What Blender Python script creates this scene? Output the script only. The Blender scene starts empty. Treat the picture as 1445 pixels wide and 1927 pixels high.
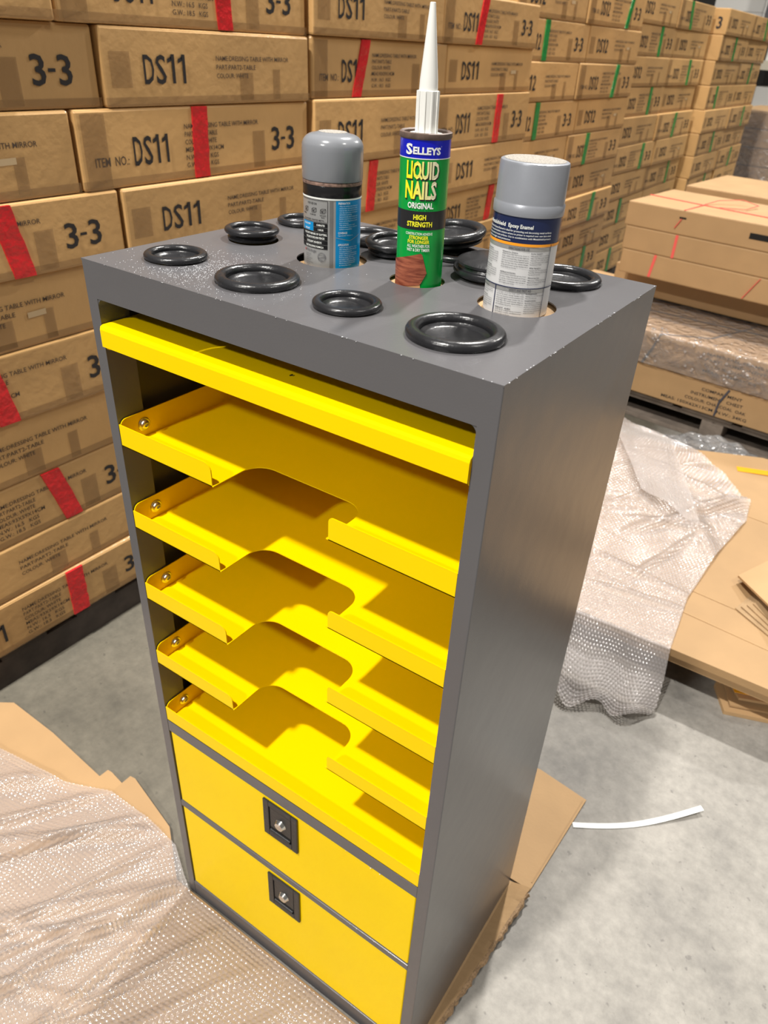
import bpy, bmesh, math, random
import numpy as np
from mathutils import Vector, Matrix
random.seed(7)
rng = np.random.default_rng(7)
S = bpy.context.scene
COL = S.collection
PI = math.pi

# ------------------------------------------------------------------ camera
cam_d = bpy.data.cameras.new('camera')
cam = bpy.data.objects.new('camera', cam_d)
COL.objects.link(cam)
CR = ((0.8318733614222044, 0.5513917039203364, 0.06288003978967105),
      (0.3460974718654238, -0.4268752757367593, -0.835460375441605),
      (-0.43382398564911634, 0.7167598536556672, -0.545941445269565))
CAM = Vector((0.71442236, -0.48289062, 1.40719464))
r, d, f = (Vector(v) for v in CR)
m = Matrix.Identity(4)
for i in range(3):
    m[i][0], m[i][1], m[i][2], m[i][3] = r[i], -d[i], -f[i], CAM[i]
cam.matrix_world = m
cam_d.sensor_fit = 'VERTICAL'
cam_d.sensor_width = cam_d.sensor_height = 36
cam_d.lens = 1388.275 * 36 / 1927
cam_d.shift_x = -41.6 / 1927
cam_d.shift_y = 7.6 / 1927
cam_d.clip_start = .01
cam_d.dof.use_dof = True
cam_d.dof.focus_distance = .80
cam_d.dof.aperture_fstop = 10
S.camera = cam

# ------------------------------------------------------------------ world, lights, exposure
S.view_settings.view_transform = 'Standard'
S.view_settings.look = 'None'
S.view_settings.gamma = 1
S.view_settings.use_curve_mapping = False
S.view_settings.exposure = 0.0
W = bpy.data.worlds.new('warehouse_air')
S.world = W
W.use_nodes = True
bg = W.node_tree.nodes['Background']
bg.inputs[0].default_value = (1.0, .95, .88, 1)
bg.inputs[1].default_value = .17


def high_bay_or_fill(x, y, z, power, size=.45, target=(.2, .3, .6), col=(1, .965, .91)):
    l = bpy.data.lights.new('high_bay_or_fill_lamp', 'AREA')
    l.shape = 'DISK'
    l.size = size
    l.energy = power
    l.color = col
    o = bpy.data.objects.new('high_bay_or_fill_lamp', l)
    COL.objects.link(o)
    o.location = (x, y, z)
    o.rotation_euler = (Vector(target) - Vector((x, y, z))).to_track_quat('-Z', 'Y').to_euler()
    return o


high_bay_or_fill(-.30, -2.55, 7.0, 540, size=.28)
high_bay_or_fill(-.60, 4.5, 7.0, 560, size=.28)
high_bay_or_fill(-.60, -8.0, 7.0, 430, target=(0, 0, .8))
high_bay_or_fill(4.5, 1.0, 7.0, 130, target=(.5, .5, .5))  # added fill lamp on the open side, stands in for ambient light
high_bay_or_fill(2.0, 9.5, 7.0, 420, target=(-1, 6, 1))  # another added fill lamp, replaces ambient light at the far end

# ------------------------------------------------------------------ materials
MT = {}


def mat(name, col=(.5, .5, .5), rough=.5, metal=0., noise=None, bump=None, coat=0, coat_rough=.1,
        spec=None, alpha=None, rand=0., emit=None):
    """noise=(scale, amount, detail)  bump=(scale, strength[, scale2, strength2])"""
    mt = bpy.data.materials.new(name)
    mt.use_nodes = True
    nt = mt.node_tree
    N, L = nt.nodes, nt.links
    b = N['Principled BSDF']
    b.inputs['Base Color'].default_value = (*col, 1)
    b.inputs['Roughness'].default_value = rough
    b.inputs['Metallic'].default_value = metal
    b.inputs['Coat Weight'].default_value = coat
    b.inputs['Coat Roughness'].default_value = coat_rough
    if spec is not None:
        b.inputs['Specular IOR Level'].default_value = spec
    if alpha is not None:
        b.inputs['Alpha'].default_value = alpha
    if emit:
        b.inputs['Emission Color'].default_value = (*emit[0], 1)
        b.inputs['Emission Strength'].default_value = emit[1]
    tc = N.new('ShaderNodeTexCoord')
    src = None
    if noise:
        n = N.new('ShaderNodeTexNoise')
        n.inputs['Scale'].default_value = noise[0]
        n.inputs['Detail'].default_value = noise[2] if len(noise) > 2 else 4
        L.new(tc.outputs['Object'], n.inputs['Vector'])
        mr = N.new('ShaderNodeMapRange')
        mr.inputs[1].default_value = .3
        mr.inputs[2].default_value = .7
        mr.inputs[3].default_value = 1 - noise[1]
        mr.inputs[4].default_value = 1 + noise[1]
        L.new(n.outputs['Fac'], mr.inputs[0])
        src = mr.outputs[0]
    if rand:
        oi = N.new('ShaderNodeObjectInfo')
        m2 = N.new('ShaderNodeMapRange')
        m2.inputs[3].default_value = 1 - rand
        m2.inputs[4].default_value = 1 + rand
        L.new(oi.outputs['Random'], m2.inputs[0])
        if src is None:
            src = m2.outputs[0]
        else:
            mu = N.new('ShaderNodeMath')
            mu.operation = 'MULTIPLY'
            L.new(src, mu.inputs[0])
            L.new(m2.outputs[0], mu.inputs[1])
            src = mu.outputs[0]
    if src is not None:
        hv = N.new('ShaderNodeHueSaturation')
        hv.inputs['Color'].default_value = (*col, 1)
        L.new(src, hv.inputs['Value'])
        L.new(hv.outputs['Color'], b.inputs['Base Color'])
    if bump:
        prev = None
        for i in range(0, len(bump), 2):
            n = N.new('ShaderNodeTexNoise')
            n.inputs['Scale'].default_value = bump[i]
            n.inputs['Detail'].default_value = 3
            L.new(tc.outputs['Object'], n.inputs['Vector'])
            bp = N.new('ShaderNodeBump')
            bp.inputs['Strength'].default_value = bump[i + 1]
            bp.inputs['Distance'].default_value = .01
            L.new(n.outputs['Fac'], bp.inputs['Height'])
            if prev:
                L.new(prev.outputs[0], bp.inputs['Normal'])
            prev = bp
        L.new(prev.outputs[0], b.inputs['Normal'])
        if coat:
            L.new(prev.outputs[0], b.inputs['Coat Normal'])
    MT[name] = mt
    return mt


CARD = (.57, .335, .125)
mat('carton', CARD, .62, noise=(6, .09, 6), bump=(9, .22, 45, .10), coat=.32, coat_rough=.17, rand=.11)
mat('carton_plain', (.46, .29, .14), .75, noise=(9, .06, 5), bump=(120, .05), rand=.06)
mat('carton_pale', (.405, .25, .115), .7, noise=(7, .06, 5), bump=(14, .15, 160, .05), rand=.05)
mat('carton_edge', (.33, .21, .11), .8, noise=(300, .3, 2))
mat('card_inside', (.36, .235, .12), .8, noise=(30, .08))
mat('ink', (.018, .016, .018), .55)
mat('ink_soft', (.075, .05, .035), .6)
mat('clear_tape', (.33, .20, .09), .16, alpha=.42, bump=(40, .3))
mat('red_tape', (.62, .018, .022), .28, noise=(25, .14, 3), bump=(35, .6, 120, .2))
mat('green_tape', (.02, .25, .055), .25, noise=(25, .14, 3), bump=(35, .6, 120, .2))
mat('sticker', (.58, .43, .25), .5)
mat('pallet_stain_shade', (.055, .042, .034), .85, noise=(20, .3))
mat('pallet_wood', (.19, .155, .125), .85, noise=(12, .3, 6), bump=(50, .4))
mat('yellow', (.97, .665, .0), .33, spec=.10, noise=(4, .03, 3), bump=(300, .02, 8, .03))
mat('black_plastic', (.022, .022, .023), .38, bump=(200, .05))
mat('rubber', (.018, .018, .020), .27, noise=(30, .25), bump=(70, .06, 400, .05))
mat('chrome', (.78, .77, .73), .18, metal=1)
mat('zinc', (.72, .70, .62), .28, metal=1, noise=(200, .15))
mat('interior_steel', (.050, .049, .052), .42, bump=(300, .03))
mat('cap_grey', (.235, .245, .265), .20, noise=(3, .04), coat=.3, bump=(400, .01))
mat('cap_silver', (.30, .315, .35), .33, metal=.25, noise=(40, .05, 6), bump=(500, .015))
mat('cap_dust', (.36, .33, .29), .9, noise=(600, .35, 2), bump=(700, .4))
mat('rust', (.21, .13, .10), .7, noise=(300, .5, 3))
mat('can_black', (.012, .012, .013), .22)
mat('can_silver', (.50, .50, .49), .32, metal=.55, noise=(30, .07, 6))
mat('can_seam', (.36, .35, .34), .35, metal=.7, noise=(20, .2, 4))
mat('can_blue', (.0, .26, .60), .3)
mat('can_white', (.66, .66, .66), .35)
mat('can_navy', (.013, .022, .075), .2)
mat('can_orange', (.95, .36, .02), .3)
mat('tube_green', (.0, .33, .045), .25)
mat('tube_blue', (.006, .012, .50), .22)
mat('tube_black', (.018, .018, .02), .28)
mat('print_white', (.86, .88, .84), .4)
mat('print_yellow', (.90, .86, .03), .4)
mat('print_red', (.5, .03, .03), .4)
mat('pale_blue_ink', (.55, .74, .86), .4)
mat('grey_ink', (.12, .12, .13), .5)
mat('rim_brown', (.14, .095, .075), .55, noise=(150, .25))
mat('nozzle', (.84, .84, .80), .5, spec=.3)
mat('paper_white', (.82, .84, .82), .5)
mat('white_carton', (.74, .73, .70), .6)
mat('rack_grey', (.10, .10, .11), .5)
mat('rack_cream', (.62, .57, .46), .5)
mat('back_wall', (.035, .033, .03), .8, noise=(1, .2))
mat('pink_strap', (.78, .12, .10), .35)
mat('black_strap', (.06, .06, .075), .4)
mat('orange_tape', (.90, .38, .015), .2)
mat('black_hole', (.006, .005, .004), .9)
mat('fly_speck', (.02, .015, .0), .8)

# liquid nails yellow letters fading to cream on the right


def grad_mat():
    mt = mat('print_fade', (.9, .8, .05), .4)
    nt = mt.node_tree
    N, L = nt.nodes, nt.links
    tc = N.new('ShaderNodeTexCoord')
    sp = N.new('ShaderNodeSeparateXYZ')
    L.new(tc.outputs['UV'], sp.inputs[0])
    cr = N.new('ShaderNodeValToRGB')
    cr.color_ramp.elements[0].position = .25
    cr.color_ramp.elements[0].color = (.93, .88, .02, 1)
    cr.color_ramp.elements[1].position = .85
    cr.color_ramp.elements[1].color = (.80, .76, .50, 1)
    L.new(sp.outputs['X'], cr.inputs[0])
    L.new(cr.outputs[0], nt.nodes['Principled BSDF'].inputs['Base Color'])
    return mt


grad_mat()


def powder_mat():
    mt = mat('grey_powder_coat', (.112, .109, .115), .28)
    nt = mt.node_tree
    N, L = nt.nodes, nt.links
    b = N['Principled BSDF']
    tc = N.new('ShaderNodeTexCoord')
    # broad mottling
    n0 = N.new('ShaderNodeTexNoise')
    n0.inputs['Scale'].default_value = 5
    n0.inputs['Detail'].default_value = 5
    L.new(tc.outputs['Object'], n0.inputs['Vector'])
    mr = N.new('ShaderNodeMapRange')
    mr.inputs[3].default_value = .93
    mr.inputs[4].default_value = 1.07
    L.new(n0.outputs['Fac'], mr.inputs[0])
    hv = N.new('ShaderNodeHueSaturation')
    hv.inputs['Color'].default_value = (.112, .109, .115, 1)
    L.new(mr.outputs[0], hv.inputs['Value'])
    # dust: fine white specks scattered around one corner of the top
    sub = N.new('ShaderNodeVectorMath')
    sub.operation = 'DISTANCE'
    L.new(tc.outputs['Object'], sub.inputs[0])
    sub.inputs[1].default_value = (.135, .075, 1.189)
    fall = N.new('ShaderNodeMapRange')
    fall.inputs[1].default_value = .02
    fall.inputs[2].default_value = .12
    fall.inputs[3].default_value = .10
    fall.inputs[4].default_value = .0
    L.new(sub.outputs['Value'], fall.inputs[0])
    n1 = N.new('ShaderNodeTexNoise')
    n1.inputs['Scale'].default_value = .17
    n1.inputs['Detail'].default_value = 2
    L.new(tc.outputs['Object'], n1.inputs['Vector'])
    ad = N.new('ShaderNodeMath')
    ad.operation = 'ADD'
    L.new(n1.outputs['Fac'], ad.inputs[0])
    L.new(fall.outputs[0], ad.inputs[1])
    th = N.new('ShaderNodeMapRange')
    th.inputs[1].default_value = .735
    th.inputs[2].default_value = .79
    L.new(ad.outputs[0], th.inputs[0])
    mx = N.new('ShaderNodeMix')
    mx.data_type = 'RGBA'
    L.new(th.outputs[0], mx.inputs[0])
    L.new(hv.outputs[0], mx.inputs[6])
    mx.inputs[7].default_value = (.62, .62, .65, 1)
    L.new(mx.outputs[2], b.inputs['Base Color'])
    n2 = N.new('ShaderNodeTexNoise')
    n2.inputs['Scale'].default_value = 14
    n2.inputs['Detail'].default_value = 2
    L.new(tc.outputs['Object'], n2.inputs['Vector'])
    n3 = N.new('ShaderNodeTexNoise')
    n3.inputs['Scale'].default_value = 500
    L.new(tc.outputs['Object'], n3.inputs['Vector'])
    b1 = N.new('ShaderNodeBump')
    b1.inputs['Strength'].default_value = .10
    b1.inputs['Distance'].default_value = .01
    L.new(n2.outputs['Fac'], b1.inputs['Height'])
    b2 = N.new('ShaderNodeBump')
    b2.inputs['Strength'].default_value = .05
    b2.inputs['Distance'].default_value = .002
    L.new(n3.outputs['Fac'], b2.inputs['Height'])
    L.new(b1.outputs[0], b2.inputs['Normal'])
    L.new(b2.outputs[0], b.inputs['Normal'])


powder_mat()
mat('chipped_paint', (.62, .63, .66), .4)


def concrete_mat():
    mt = mat('concrete', (.36, .345, .32), .6)
    nt = mt.node_tree
    N, L = nt.nodes, nt.links
    b = N['Principled BSDF']
    tc = N.new('ShaderNodeTexCoord')
    n0 = N.new('ShaderNodeTexNoise')
    n0.inputs['Scale'].default_value = 5
    n0.inputs['Detail'].default_value = 9
    n0.inputs['Roughness'].default_value = .65
    L.new(tc.outputs['Object'], n0.inputs['Vector'])
    cr = N.new('ShaderNodeValToRGB')
    e = cr.color_ramp.elements
    e[0].position = .33
    e[0].color = (.195, .184, .166, 1)
    e[1].position = .62
    e[1].color = (.30, .282, .252, 1)
    k = e.new(.47)
    k.color = (.255, .24, .214, 1)
    L.new(n0.outputs['Fac'], cr.inputs[0])
    n1 = N.new('ShaderNodeTexNoise')
    n1.inputs['Scale'].default_value = 60
    n1.inputs['Detail'].default_value = 4
    L.new(tc.outputs['Object'], n1.inputs['Vector'])
    th = N.new('ShaderNodeMapRange')
    th.inputs[1].default_value = .66
    th.inputs[2].default_value = .72
    th.inputs[4].default_value = .65
    L.new(n1.outputs['Fac'], th.inputs[0])
    mx = N.new('ShaderNodeMix')
    mx.data_type = 'RGBA'
    L.new(th.outputs[0], mx.inputs[0])
    L.new(cr.outputs[0], mx.inputs[6])
    mx.inputs[7].default_value = (.13, .12, .11, 1)
    nf = N.new('ShaderNodeTexNoise')
    nf.inputs['Scale'].default_value = 38
    nf.inputs['Detail'].default_value = 8
    nf.inputs['Roughness'].default_value = .7
    L.new(tc.outputs['Object'], nf.inputs['Vector'])
    mf = N.new('ShaderNodeMapRange')
    mf.inputs[1].default_value = .3
    mf.inputs[2].default_value = .7
    mf.inputs[3].default_value = .80
    mf.inputs[4].default_value = 1.18
    L.new(nf.outputs['Fac'], mf.inputs[0])
    hf = N.new('ShaderNodeHueSaturation')
    L.new(mf.outputs[0], hf.inputs['Value'])
    L.new(cr.outputs[0], hf.inputs['Color'])
    L.new(hf.outputs[0], mx.inputs[6])
    # a darker olive tone on the carton side, a paler one on the open side
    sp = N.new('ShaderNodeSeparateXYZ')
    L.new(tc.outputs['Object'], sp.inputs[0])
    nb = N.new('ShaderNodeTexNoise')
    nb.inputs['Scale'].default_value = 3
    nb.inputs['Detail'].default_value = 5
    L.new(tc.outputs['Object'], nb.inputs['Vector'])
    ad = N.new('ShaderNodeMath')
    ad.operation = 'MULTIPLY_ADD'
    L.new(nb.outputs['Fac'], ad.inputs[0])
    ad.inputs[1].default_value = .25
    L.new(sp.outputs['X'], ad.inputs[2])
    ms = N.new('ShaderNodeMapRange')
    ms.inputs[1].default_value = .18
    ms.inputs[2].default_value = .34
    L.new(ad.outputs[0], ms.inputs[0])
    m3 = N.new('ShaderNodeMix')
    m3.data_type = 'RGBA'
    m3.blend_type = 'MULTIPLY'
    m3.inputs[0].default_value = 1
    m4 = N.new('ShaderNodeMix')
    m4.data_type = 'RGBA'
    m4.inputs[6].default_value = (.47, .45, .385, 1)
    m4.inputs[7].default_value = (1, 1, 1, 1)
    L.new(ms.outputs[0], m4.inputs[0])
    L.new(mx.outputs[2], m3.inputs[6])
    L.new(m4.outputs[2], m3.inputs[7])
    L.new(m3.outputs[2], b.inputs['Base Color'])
    b1 = N.new('ShaderNodeBump')
    b1.inputs['Strength'].default_value = .12
    b1.inputs['Distance'].default_value = .004
    L.new(n1.outputs['Fac'], b1.inputs['Height'])
    L.new(b1.outputs[0], b.inputs['Normal'])


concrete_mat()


def film_mat(name, col, fac, rough=.14, bump=None):
    mt = bpy.data.materials.new(name)
    mt.use_nodes = True
    nt = mt.node_tree
    N, L = nt.nodes, nt.links
    b = N['Principled BSDF']
    b.inputs['Base Color'].default_value = (*col, 1)
    b.inputs['Roughness'].default_value = rough
    b.inputs['Specular IOR Level'].default_value = .9
    t = N.new('ShaderNodeBsdfTransparent')
    t.inputs[0].default_value = (.97, .95, .93, 1)
    g = N.new('ShaderNodeBsdfGlossy')
    g.inputs['Roughness'].default_value = rough
    mx = N.new('ShaderNodeMixShader')
    mx.inputs[0].default_value = fac
    L.new(t.outputs[0], mx.inputs[1])
    L.new(b.outputs[0], mx.inputs[2])
    fr = N.new('ShaderNodeFresnel')
    fr.inputs['IOR'].default_value = 1.45
    m2 = N.new('ShaderNodeMixShader')
    L.new(fr.outputs[0], m2.inputs[0])
    L.new(mx.outputs[0], m2.inputs[1])
    L.new(g.outputs[0], m2.inputs[2])
    L.new(m2.outputs[0], N['Material Output'].inputs[0])
    if bump:
        tc = N.new('ShaderNodeTexCoord')
        n = N.new('ShaderNodeTexNoise')
        n.inputs['Scale'].default_value = bump[0]
        n.inputs['Detail'].default_value = 3
        n.inputs['Distortion'].default_value = 1.2
        L.new(tc.outputs['Object'], n.inputs['Vector'])
        bp = N.new('ShaderNodeBump')
        bp.inputs['Strength'].default_value = bump[1]
        bp.inputs['Distance'].default_value = .02
        L.new(n.outputs['Fac'], bp.inputs['Height'])
        for s in (b.inputs['Normal'], g.inputs['Normal'], fr.inputs['Normal']):
            L.new(bp.outputs[0], s)
    MT[name] = mt


film_mat('bubble_film', (.66, .61, .59), .34, .11)
film_mat('bubble_film_far', (.74, .69, .67), .37, .14)
film_mat('thin_film', (.75, .76, .78), .18, .12, (14, 1.0))
film_mat('wrap_film', (.82, .80, .78), .16, .12, (18, .9))

# ------------------------------------------------------------------ mesh helpers


def obj(name, verts, faces, material, parent=None, smooth=False, loc=None, rot=None):
    me = bpy.data.meshes.new(name)
    me.from_pydata([tuple(v) for v in verts], [], faces)
    me.validate()
    me.update()
    return link(name, me, material, parent, smooth, loc, rot)


PRINTED = ('print', 'stencil', 'block', 'lettering', 'mark', 'header', 'name', 'lines', 'chevron', 'clear_tape')


def link(name, me, material, parent=None, smooth=False, loc=None, rot=None):
    o = bpy.data.objects.new(name, me)
    if any(k in name for k in PRINTED):
        o['kind'] = 'stuff'
    if material and not me.materials:
        me.materials.append(MT[material])
    COL.objects.link(o)
    if parent is not None:
        o.parent = parent
    if smooth:
        me.polygons.foreach_set('use_smooth', [True] * len(me.polygons))
    if loc is not None:
        o.location = loc
    if rot is not None:
        o.rotation_euler = rot
    return o


def bobj(name, bm, material, parent=None, smooth=False, loc=None, rot=None):
    me = bpy.data.meshes.new(name)
    bm.to_mesh(me)
    bm.free()
    return link(name, me, material, parent, smooth, loc, rot)


def empty(name, loc=(0, 0, 0), rot=(0, 0, 0)):
    o = bpy.data.objects.new(name, None)
    o.empty_display_size = .05
    COL.objects.link(o)
    o.location = loc
    o.rotation_euler = rot
    return o


def tag(o, label, cat, group=None, kind=None):
    o['label'] = label
    o['category'] = cat
    if group:
        o['group'] = group
    if kind:
        o['kind'] = kind
    return o


def boxverts(x0, x1, y0, y1, z0, z1):
    return [(x0, y0, z0), (x1, y0, z0), (x1, y1, z0), (x0, y1, z0), (x0, y0, z1), (x1, y0, z1), (x1, y1, z1), (x0, y1, z1)]


BF = [(0, 3, 2, 1), (4, 5, 6, 7), (0, 1, 5, 4), (1, 2, 6, 5), (2, 3, 7, 6), (3, 0, 4, 7)]


def boxbm(bm, x0, x1, y0, y1, z0, z1, bevel=0, seg=2, jitter=0):
    vs = boxverts(x0, x1, y0, y1, z0, z1)
    if jitter:
        vs = [tuple(c + random.uniform(-jitter, jitter) for c in v) for v in vs]
    vv = [bm.verts.new(v) for v in vs]
    fs = [bm.faces.new([vv[i] for i in q]) for q in BF]
    if bevel:
        es = list({e for q in fs for e in q.edges})
        bmesh.ops.bevel(bm, geom=es, offset=bevel, segments=seg, profile=.5, affect='EDGES')
    return bm


def box(name, x0, x1, y0, y1, z0, z1, material, parent=None, bevel=0, seg=2, jitter=0, loc=None, rot=None):
    bm = bmesh.new()
    boxbm(bm, x0, x1, y0, y1, z0, z1, bevel, seg, jitter)
    return bobj(name, bm, material, parent, loc=loc, rot=rot)


def lathe(name, prof, material, parent=None, n=64, loc=None, rot=None, smooth=True, th=None):
    """prof: list of (radius, z). th=(a0,a1) degrees for a partial sector."""
    verts, faces = [], []
    full = th is None
    a0, a1 = (0, 2 * PI) if full else (math.radians(th[0]), math.radians(th[1]))
    cols = n if full else n + 1
    for i in range(cols):
        a = a0 + (a1 - a0) * i / n
        for (rr, z) in prof:
            verts.append((rr * math.cos(a), rr * math.sin(a), z))
    k = len(prof)
    for i in range(n):
        j = (i + 1) % cols
        for q in range(k - 1):
            faces.append((i * k + q, j * k + q, j * k + q + 1, i * k + q + 1))
    o = obj(name, verts, faces, material, parent, loc=loc, rot=rot)
    me = o.data
    bm = bmesh.new()
    bm.from_mesh(me)
    bmesh.ops.remove_doubles(bm, verts=bm.verts, dist=1e-6)
    bmesh.ops.recalc_face_normals(bm, faces=bm.faces)
    bm.to_mesh(me)
    bm.free()
    if smooth:
        me.polygons.foreach_set('use_smooth', [True] * len(me.polygons))
        me.set_sharp_from_angle(angle=math.radians(40))
    return o


def prism(bm, poly, z0, z1):
    """vertical prism from an xy polygon"""
    a = [bm.verts.new((p[0], p[1], z0)) for p in poly]
    b = [bm.verts.new((p[0], p[1], z1)) for p in poly]
    n = len(poly)
    bm.faces.new(list(reversed(a)))
    bm.faces.new(b)
    for i in range(n):
        j = (i + 1) % n
        bm.faces.new((a[i], a[j], b[j], b[i]))
    return bm


def plate(name, poly, axis, c0, c1, material, parent=None):
    """polygon in the plane normal to axis, extruded c0..c1 along it. axis 'x': poly=(y,z); 'y': poly=(x,z); 'z': poly=(x,y)"""
    bm = bmesh.new()

    def P(p, c):
        return {'x': (c, p[0], p[1]), 'y': (p[0], c, p[1]), 'z': (p[0], p[1], c)}[axis]
    a = [bm.verts.new(P(p, c0)) for p in poly]
    b = [bm.verts.new(P(p, c1)) for p in poly]
    n = len(poly)
    bm.faces.new(a)
    bm.faces.new(list(reversed(b)))
    for i in range(n):
        j = (i + 1) % n
        bm.faces.new((a[j], a[i], b[i], b[j]))
    bmesh.ops.recalc_face_normals(bm, faces=bm.faces)
    return bobj(name, bm, material, parent)


def arc(cx, cy, rr, a0, a1, n=8):
    return [(cx + rr * math.cos(math.radians(a0 + (a1 - a0) * i / n)), cy + rr * math.sin(math.radians(a0 + (a1 - a0) * i / n))) for i in range(n + 1)]


def tube(name, pts, rad, material, parent=None, n=8, flat=None):
    """swept tube along points; flat=(w,h) for a ribbon section"""
    pts = [Vector(p) for p in pts]
    verts, faces = [], []
    for i, p in enumerate(pts):
        t = (pts[min(i + 1, len(pts) - 1)] - pts[max(i - 1, 0)]).normalized()
        up = Vector((0, 0, 1)) if abs(t.z) < .9 else Vector((0, 1, 0))
        s = t.cross(up).normalized()
        u = s.cross(t).normalized()
        if flat:
            w, h = flat
            ring = [(-w, -h), (w, -h), (w, h), (-w, h)]
        else:
            ring = [(rad * math.cos(2 * PI * k / n), rad * math.sin(2 * PI * k / n)) for k in range(n)]
        for (a, b) in ring:
            verts.append(p + s * a + u * b)
    k = 4 if flat else n
    for i in range(len(pts) - 1):
        for j in range(k):
            faces.append((i * k + j, i * k + (j + 1) % k, (i + 1) * k + (j + 1) % k, (i + 1) * k + j))
    faces.append(tuple(reversed(range(k))))
    faces.append(tuple(range((len(pts) - 1) * k, len(pts) * k)))
    return obj(name, verts, faces, material, parent, smooth=not flat)


# ---- lettering as thin flat meshes
TXT = {}


def glyphs(s, bold=0.0):
    """verts (n,2) with cap height 1, width natural; faces"""
    key = (s, bold)
    if key in TXT:
        return TXT[key]
    cu = bpy.data.curves.new('t', 'FONT')
    cu.body = s
    cu.size = 1
    cu.resolution_u = 2
    cu.offset = bold
    o = bpy.data.objects.new('t', cu)
    COL.objects.link(o)
    bpy.context.view_layer.update()
    ev = o.evaluated_get(bpy.context.evaluated_depsgraph_get())
    me = ev.to_mesh()
    v = np.array([(p.co.x, p.co.y) for p in me.vertices]) if len(me.vertices) else np.zeros((0, 2))
    fs = [tuple(p.vertices) for p in me.polygons]
    ev.to_mesh_clear()
    bpy.data.objects.remove(o)
    bpy.data.curves.remove(cu)
    if len(v):
        v[:, 0] -= v[:, 0].min()
        v[:, 1] /= .72
    TXT[key] = (v, fs)
    return TXT[key]


class Print:
    """collects flat lettering in (u, v); items fitted to width w and cap height h"""

    def __init__(s):
        s.v = []
        s.f = []

    def text(s, body, u, v, h, w=None, bold=.0, align='l', slant=0, maxstep=None):
        g, fs = glyphs(body, bold)
        if not len(g):
            return s
        nat = g[:, 0].max()
        sx = (w / nat) if w else h
        if align == 'c':
            u = u - nat * sx / 2
        o = len(s.v)
        s.v += [(u + x * sx + slant * y * h, v + y * h) for x, y in g]
        s.f += [tuple(i + o for i in q) for q in fs]
        return s

    def one(s, u, v, h, w):
        for quad in ([(.40, 0), (.66, 0), (.66, 1), (.40, 1)], [(.02, .70), (.40, .78), (.40, .93), (.02, .84)], [(.28, .86), (.40, .80), (.40, 1.0), (.36, 1.0)]):
            o = len(s.v)
            s.v += [(u + a * w, v + b * h) for a, b in quad]
            s.f.append((o, o + 1, o + 2, o + 3))
        return s

    def code(s, body, u, v, h, w):
        c = w / 4
        s.text('D', u, v, h, c * .86, bold=.012).text('S', u + c * 1.02, v, h, c * .86, bold=.012)
        for k, ch in enumerate(body[2:]):
            if ch == '1':
                s.one(u + c * (2.0 + k * .93), v, h, c * .98)
            else:
                s.text(ch, u + c * (2.08 + k * .93), v, h, c * .84, bold=.012)
        return s

    def rect(s, u0, u1, v0, v1, n=1):
        for k in range(n):
            a = u0 + (u1 - u0) * k / n
            b = u0 + (u1 - u0) * (k + 1) / n
            o = len(s.v)
            s.v += [(a, v0), (b, v0), (b, v1), (a, v1)]
            s.f.append((o, o + 1, o + 2, o + 3))
        return s

    def line(s, p, q, t=.0004, n=6):
        for k in range(n):
            a = [p[i] + (q[i] - p[i]) * k / n for i in (0, 1)]
            b = [p[i] + (q[i] - p[i]) * (k + 1) / n for i in (0, 1)]
            dx, dy = b[0] - a[0], b[1] - a[1]
            l = math.hypot(dx, dy)
            nx, ny = -dy / l * t / 2, dx / l * t / 2
            o = len(s.v)
            s.v += [(a[0] - nx, a[1] - ny), (b[0] - nx, b[1] - ny), (b[0] + nx, b[1] + ny), (a[0] + nx, a[1] + ny)]
            s.f.append((o, o + 1, o + 2, o + 3))
        return s

    def mesh(s, fn, name='print'):
        me = bpy.data.meshes.new(name)
        me.from_pydata([fn(u, v) for u, v in s.v], [], s.f)
        me.update()
        return me


def wrap(rad, az0, z0=0):
    """(arc length, z) on a cylinder, u=0 at azimuth az0 degrees"""
    a0 = math.radians(az0)
    return lambda u, v: (rad * math.cos(a0 + u / rad), rad * math.sin(a0 + u / rad), z0 + v)


# ================================================================== SETTING
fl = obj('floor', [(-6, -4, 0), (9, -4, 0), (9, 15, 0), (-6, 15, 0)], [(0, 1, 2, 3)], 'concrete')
fl['kind'] = 'structure'
wb = box('wall_back', -6, 9, 14.8, 15, 0, 7, 'back_wall')
wb['kind'] = 'structure'

# ================================================================== CARTON STACKS
H = 1.18945532727491
NAME11 = ['NAME:DRESSING TABLE WITH MIRROR', 'PART:PART2-TABLE', 'COLOUR: WHITE', 'MEAS:93X59X14CM', 'N.W.: 16.5   KGS', 'G.W.: 18.5   KGS']


def front_prints(code, kind, L, h):
    """returns (bold black mesh, soft mesh) for a carton front; local x=+0.0012, y along, z up"""
    fn = lambda u, v: (.0016, u, v)
    b, s = Print(), Print()
    if kind == 'R':
        b.code(code, .188 * L, .275 * h, .38 * h, .150 * L)
        b.text('3', .795 * L, .29 * h, .36 * h, .042 * L, bold=.014)
        b.text('3', .875 * L, .29 * h, .36 * h, .042 * L, bold=.014)
        b.rect(.845 * L, .867 * L, .44 * h, .48 * h)
        s.text('ITEM  NO.:', .05 * L, .295 * h, .12 * h, .118 * L, bold=.006)
        w = (.335, .14, .135, .165, .14, .14)
        for i, t in enumerate(NAME11):
            s.text(t, .392 * L, (.70 - .106 * i) * h, .068 * h, w[i] * L, bold=.006)
    else:
        b.code(code, .16 * L, .30 * h, .38 * h, .20 * L)
        w = (.385, .20, .16)
        for i, t in enumerate(NAME11[:3]):
            s.text(t, .484 * L, (.61 - .12 * i) * h, .068 * h, w[i] * L, bold=.006)
    return b.mesh(fn, 'stencil'), s.mesh(fn, 'small_print')


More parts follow.
